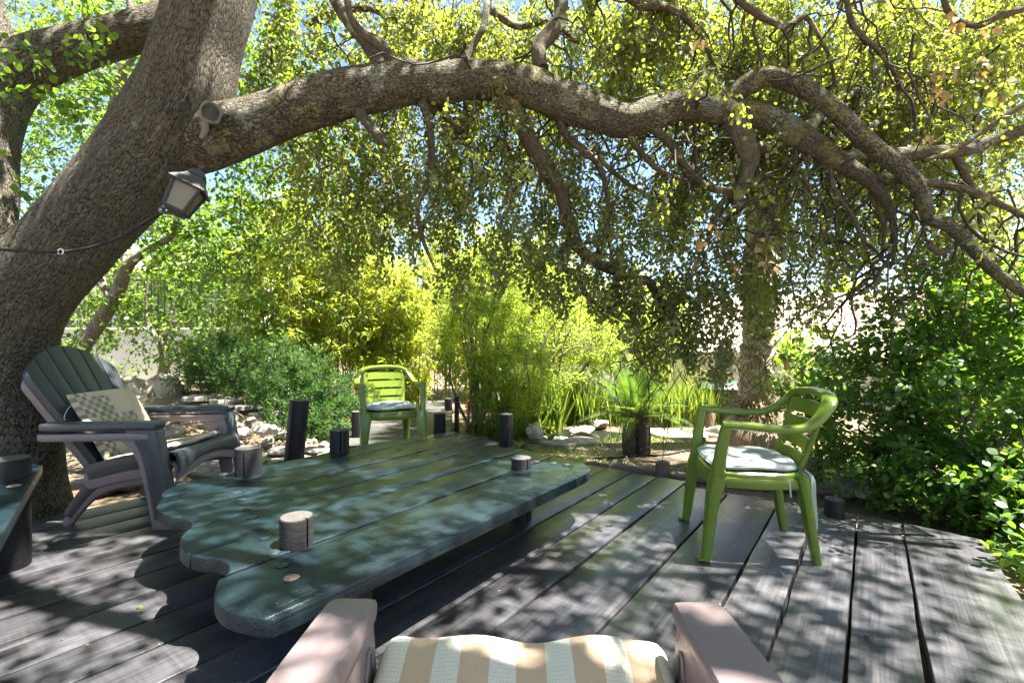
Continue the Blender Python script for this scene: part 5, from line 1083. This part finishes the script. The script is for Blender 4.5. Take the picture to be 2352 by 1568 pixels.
def strap(label, x, y, n, L, seed):
    t = plant('strap_leaf_plant', label, 'plant', (x, y, gz(x, y)), 'strap-leaved plants'); r = random.Random(seed)
    for i in range(n):
        a = r.uniform(0, 6.28); l = L*r.uniform(.6, 1.1); up = r.uniform(.5, 1.0); pts = [(math.cos(a)*l*f*.7, math.sin(a)*l*f*.7, l*up*(f-.75*f*f)+.0) for f in (0, .25, .5, .75, 1)]
        me = MB().sweep(spline(pts, 3), [.014, .02, .026, .03, .032, .033, .033, .032, .03, .026, .02, .013, .003], .002, n=6).mesh('leaf'); q = me.attributes.new('rnd', 'FLOAT', 'POINT'); q.data.foreach_set('value', np.full(len(me.vertices), r.random(), np.float32)); link('leaf', me, M['grass'], t)
strap('strappy green plant between the two near table posts and the rocks', -2.15, 4.30, 16, .26, 1)
strap('strappy green plant beside the tall leaning post', -2.35, 4.55, 12, .25, 2)
strap('strappy plant right behind the lone black post', .12, 5.3, 10, .30, 3)
strap('strappy plant by the pond rocks', .45, 5.75, 12, .32, 4)
strap('strappy plant behind the cycad on the left', .9, 6.4, 12, .32, 5)
strap('strappy plant by the palm base', 2.2, 6.0, 12, .3, 6)
strap('small strappy plant near the seat of the charcoal chair', -2.5, 4.75, 8, .16, 7)
def lawn():
    while True:
        X, Y = random.uniform(-.1, 3.6), random.uniform(4.3, 6.2)
        if math.sin(X*2.3+1)*math.sin(Y*2.9)+random.uniform(-.7, .7) > .35: return (X, Y, gz(X, Y)-.002)
d_ = blades(5200, lawn, .02, .075, .55)
tag(link('grass', leafmesh('grass', *d_[:4], [(0, -.04), (0, .04), (.55, .04), (1, 0), (.55, -.04)], d_[4], .3), M['grass']), 'thin green grass tufts growing in the dry soil', None, None, 'stuff')
def strawp():
    X, Y = random.uniform(-.2, 3.8), random.uniform(4.2, 6.8); return (X, Y, gz(X, Y)+.006)
P_ = np.array([strawp() for _ in range(4200)]); ax = unit(np.concatenate([rng.normal(size=(4200, 2)), rng.uniform(-.05, .12, (4200, 1))], 1)); nr = unit(np.concatenate([rng.normal(size=(4200, 2))*.2, np.ones((4200, 1))], 1))
tag(link('straw_litter', leafmesh('straw_litter', P_, ax, nr, rng.uniform(.02, .09, 4200), [(0, -.02), (0, .02), (1, .015), (1, -.015)], rng.uniform(0, 1, 4200), .1), M['straw']), 'dry straw litter over the soil behind the deck', None, None, 'stuff')
def dl():
    X, Y = random.uniform(-3.6, -.9), random.uniform(4.1, 7.0); return (X, Y, gz(X, Y)+.008)
P_ = np.array([dl() for _ in range(2600)]); tag(link('leaf_litter', leafmesh('leaf_litter', P_, unit(np.concatenate([rng.normal(size=(2600, 2)), rng.uniform(-.1, .3, (2600, 1))], 1)), unit(np.concatenate([rng.normal(size=(2600, 2))*.5, np.ones((2600, 1))], 1)), rng.uniform(.02, .045, 2600), OVAL6, rng.uniform(0, 1, 2600), .3), M['dry']), 'brown fallen leaves over the rockery soil', None, None, 'stuff')

# ------------------------------------------------------------------ cycad
cyp = Vector((1.30, 5.05, gz(1.3, 5.05))); cy_ = plant('cycad', 'cycad with two short shaggy stems in the dry soil', 'cycad', cyp)
for sx, hh in ((-.075, .37), (.07, .40)):
    MB().tube([(sx, 0, 0), (sx*1.05, 0, hh*.5), (sx*.9, 0, hh)], [.075, .078, .068], 16, lump=.06, seed=int(sx*100)).build('trunk', M['cycadtrunk'], cy_)
    sp = []
    for i in range(90):
        a = random.uniform(0, 6.28); z = random.uniform(.02, hh); sp.append((sx+.074*math.cos(a), .074*math.sin(a), z, a))
    ppos = np.array([q[:3] for q in sp]); pa = np.array([(math.cos(q[3]), math.sin(q[3]), .9) for q in sp]); pn = np.array([(-math.sin(q[3])*.2, .1, 1) for q in sp])
    tag(link('trunk_scales', leafmesh('trunk_scales', ppos, pa, pn, np.full(90, .045), NARROW, rng.uniform(0, .5, 90), .0), M['straw'], cy_), kind='stuff')
def frond(t, base, az, elev, L, droop, mat, lw=.16, nleaf=34, v=.35, seed=0, rn=.4, stemm='culm'):
    r = random.Random(seed); d = Vector((math.cos(az)*math.cos(elev), math.sin(az)*math.cos(elev), math.sin(elev))); P = [Vector(base)]; n = 14
    for i in range(n): d = (d+Vector((0, 0, -droop/n))).normalized(); P.append(P[-1]+d*(L/n))
    rib = MB().tube([tuple(p) for p in P], [.007*(1-.8*i/n) for i in range(n+1)], 5).build('frond', M[stemm], t)
    pos = []; axx = []; nn = []; sz = []
    for i in range(nleaf):
        f = .08+.92*i/nleaf; k = f*n; j = min(int(k), n-1); p = P[j].lerp(P[j+1], k-j); tg = (P[j+1]-P[j]).normalized(); side = tg.cross(Vector((0, 0, 1))); side = side.normalized() if side.length > .05 else Vector((1, 0, 0)); up = side.cross(tg)
        l = lw*math.sin(PI*min(1, .12+.86*f))**.6
        for s in (-1, 1): pos.append(p); axx.append(side*s*.85+tg*.55+up*v); nn.append(up); sz.append(l*r.uniform(.9, 1.05))
    N = len(pos); link('leaflets', leafmesh('leaflets', np.array(pos), np.array(axx), np.array(nn), np.array(sz), LANCE, np.clip(rng.normal(rn, .15, N), 0, 1), .12), M[mat], rib); rib.children[0]['kind'] = 'stuff'
    return rib
for i in range(30):
    r = random.Random(i); az = i*2.399; ring_ = i/30; frond(cy_, (r.uniform(-.06, .06), r.uniform(-.03, .03), .38), az, math.radians(82-72*ring_), r.uniform(.52, .70), .35+.55*ring_, 'cycad', .13, 27, .25, i, .3+.4*ring_)
# ------------------------------------------------------------------ palm with criss-cross leaf bases
pp_ = Vector((2.70, 5.45, gz(2.7, 5.45))); pm = plant('palm_tree', 'palm with swollen root base and criss-cross old leaf bases', 'palm', pp_)
MB().tube([(0, 0, -.05), (0, 0, .02), (0, 0, .12), (0, 0, .26), (0, 0, .34)], [.33, .345, .33, .27, .20], 36, lump=.04, seed=2, lf=20).build('root_base', M['palmbase'], pm)
tx = lambda z: .03+.045*np.minimum(z, 4.5)
MB().tube([(tx(z), 0, z) for z in np.linspace(.25, 9.9, 28)], [.17]*28, 20, lump=.04, seed=4).build('trunk', M['palmbase'], pm)
bm_ = MB(); bp = [(-.055, 0), (.055, 0), (.062, .05), (.045, .12), (.03, .21), (-.03, .21), (-.045, .12), (-.062, .05)]
bm_.prism(bp, -.012, .012, .004); bootme = bm_.mesh('leaf_base'); bootme.materials.append(M['boot'])
k = 0
for lv in range(34):
    z = .52+lv*.105
    for j in range(8):
        a = (j+.5*(lv % 2))*PI/4+.12*lv
        o = link('leaf_base', bootme, None, pm); rr = random.Random(k); k += 1
        lean = rr.choice((-.62, .62))*rr.uniform(.8, 1.1); tilt = math.radians(rr.uniform(14, 30))
        o.matrix_basis = Matrix.Translation((tx(z)+.165*math.cos(a), .165*math.sin(a), z)) @ Matrix.Rotation(a+PI/2, 4, 'Z') @ Matrix.Rotation(PI/2-tilt, 4, 'X') @ Matrix.Rotation(lean, 4, 'Z') @ Matrix.Scale(rr.uniform(.85, 1.25), 4)
n = 900; a = rng.uniform(0, 6.28, n); zz = rng.uniform(.28, .56, n); pos = np.stack([tx(zz)+(.20-.04*(zz-.28)/.28)*np.cos(a), (.20-.04*(zz-.28)/.28)*np.sin(a), zz], 1)
fi = link('fibre', leafmesh('fibre', pos, np.stack([np.cos(a)*.7+rng.normal(size=n)*.5, np.sin(a)*.7+rng.normal(size=n)*.5, rng.normal(size=n)*.4-.2], 1), np.stack([np.cos(a), np.sin(a), np.ones(n)*.6], 1), rng.uniform(.06, .16, n), [(0, -.04), (0, .04), (1, .02), (1, -.02)], rng.uniform(0, .7, n), .2), M['straw'], pm); fi['kind'] = 'stuff'
for i in range(14):
    r = random.Random(900+i); frond(pm, (tx(9.8), 0, 9.8+r.uniform(0, .3)), i*2.399, math.radians(r.uniform(-20, 70)), r.uniform(1.1, 1.5), 1.0, 'yucca', .5, 26, .1, i)
for i in range(7):
    r = random.Random(950+i); frond(pm, (tx(3.4), 0, r.uniform(3.1, 3.6)), i*2.399, math.radians(r.uniform(-80, -60)), r.uniform(.4, .6), .5, 'straw', .35, 16, .0, i, .6, 'boot')
def spiky(label, x, y, h, n, L, seed):
    t = plant('yucca_plant', label, 'yucca', (x, y, gz(x, y)), 'yuccas'); MB().tube([(0, 0, 0), (.02, 0, h*.5), (0, 0, h)], [.05, .045, .04], 10, lump=.08, seed=seed).build('trunk', M['palmbase'], t)
    d = rand_unit(n); d[:, 2] = np.abs(d[:, 2])*1.1-.25; p = np.zeros((n, 3)); p[:, 2] = h+rng.uniform(-.06, .06, n); nr = unit(np.cross(d, np.cross(np.array([0, 0, 1.]), d)+1e-3))
    o = link('leaves', leafmesh('leaves', p, d, nr, rng.uniform(.7, 1, n)*L, [(0, -.03), (0, .03), (.4, .045), (1, 0), (.4, -.045)], rng.uniform(0, 1, n), .12), M['yucca'], t); o['kind'] = 'stuff'
spiky('bright yucca rosette right of the palm trunk', 3.75, 6.6, .95, 90, .55, 1); spiky('second bright yucca rosette lower beside the palm', 4.35, 6.9, .55, 90, .5, 2); spiky('tall yucca rosette against the sky behind the tiled roof', 7.6, 11.2, 2.2, 80, .8, 3); spiky('yucca rosette at the right behind the leafy bush', 5.2, 6.2, .8, 90, .5, 4)
# ------------------------------------------------------------------ small things on the deck
for i, (x, y, mt) in enumerate([(316, 1392, 'grass'), (1024, 1262, 'dry'), (943, 1283, 'dry'), (410, 1190, 'dry'), (90, 1655, 'dry'), (760, 1510, 'dry'), (1790, 1312, 'dry'), (560, 1288, 'dry'), (1062, 1255, 'dry'), (165, 1165, 'dry'), (1995, 1460, 'twig')]):
    p = G(x, y, .004); a = random.uniform(0, 6.28)
    o = link('fallen_leaf', leafmesh('fallen_leaf', np.zeros((1, 3)), np.array([[math.cos(a), math.sin(a), .15]]), np.array([[.1, .1, 1.]]), np.array([.026]), OVAL, np.array([random.uniform(.5, 1)]), .3), M[mt]); o.location = p
    tag(o, 'tiny fallen leaf on the deck '+['left of the near table lobe', 'in the table shadow by a plank gap', 'close under the long table edge', 'beside the left table lobes', 'at the lower left corner', 'just left of the foreground chair', 'in front of the near green chair', 'below the second table lobe', 'right of the pale leaf in the table shadow', 'in front of the foot of the charcoal chair', 'on the bare planks at the lower right'][i], 'leaf', 'fallen leaves on the deck')

nl = 420; P_ = np.stack([rng.uniform(-2.2, 2.4, nl), rng.uniform(1.3, 4.2, nl), np.full(nl, .0035)], 1); dv_ = P_[:, 0]*VV.x+P_[:, 1]*VV.y; du_ = P_[:, 0]*UU.x+P_[:, 1]*UU.y; P_ = P_[(dv_ < .4) & (du_ < 3.5)]; nl = len(P_)
tag(link('deck_litter', leafmesh('deck_litter', P_, unit(np.concatenate([rng.normal(size=(nl, 2)), rng.uniform(0, .15, (nl, 1))], 1)), unit(np.concatenate([rng.normal(size=(nl, 2))*.15, np.ones((nl, 1))], 1)), rng.uniform(.005, .018, nl)**1.0, NARROW, rng.uniform(0, 1, nl), .1), M['dry']), 'crumbs of dry leaf and twig on the deck planks', None, None, 'stuff')
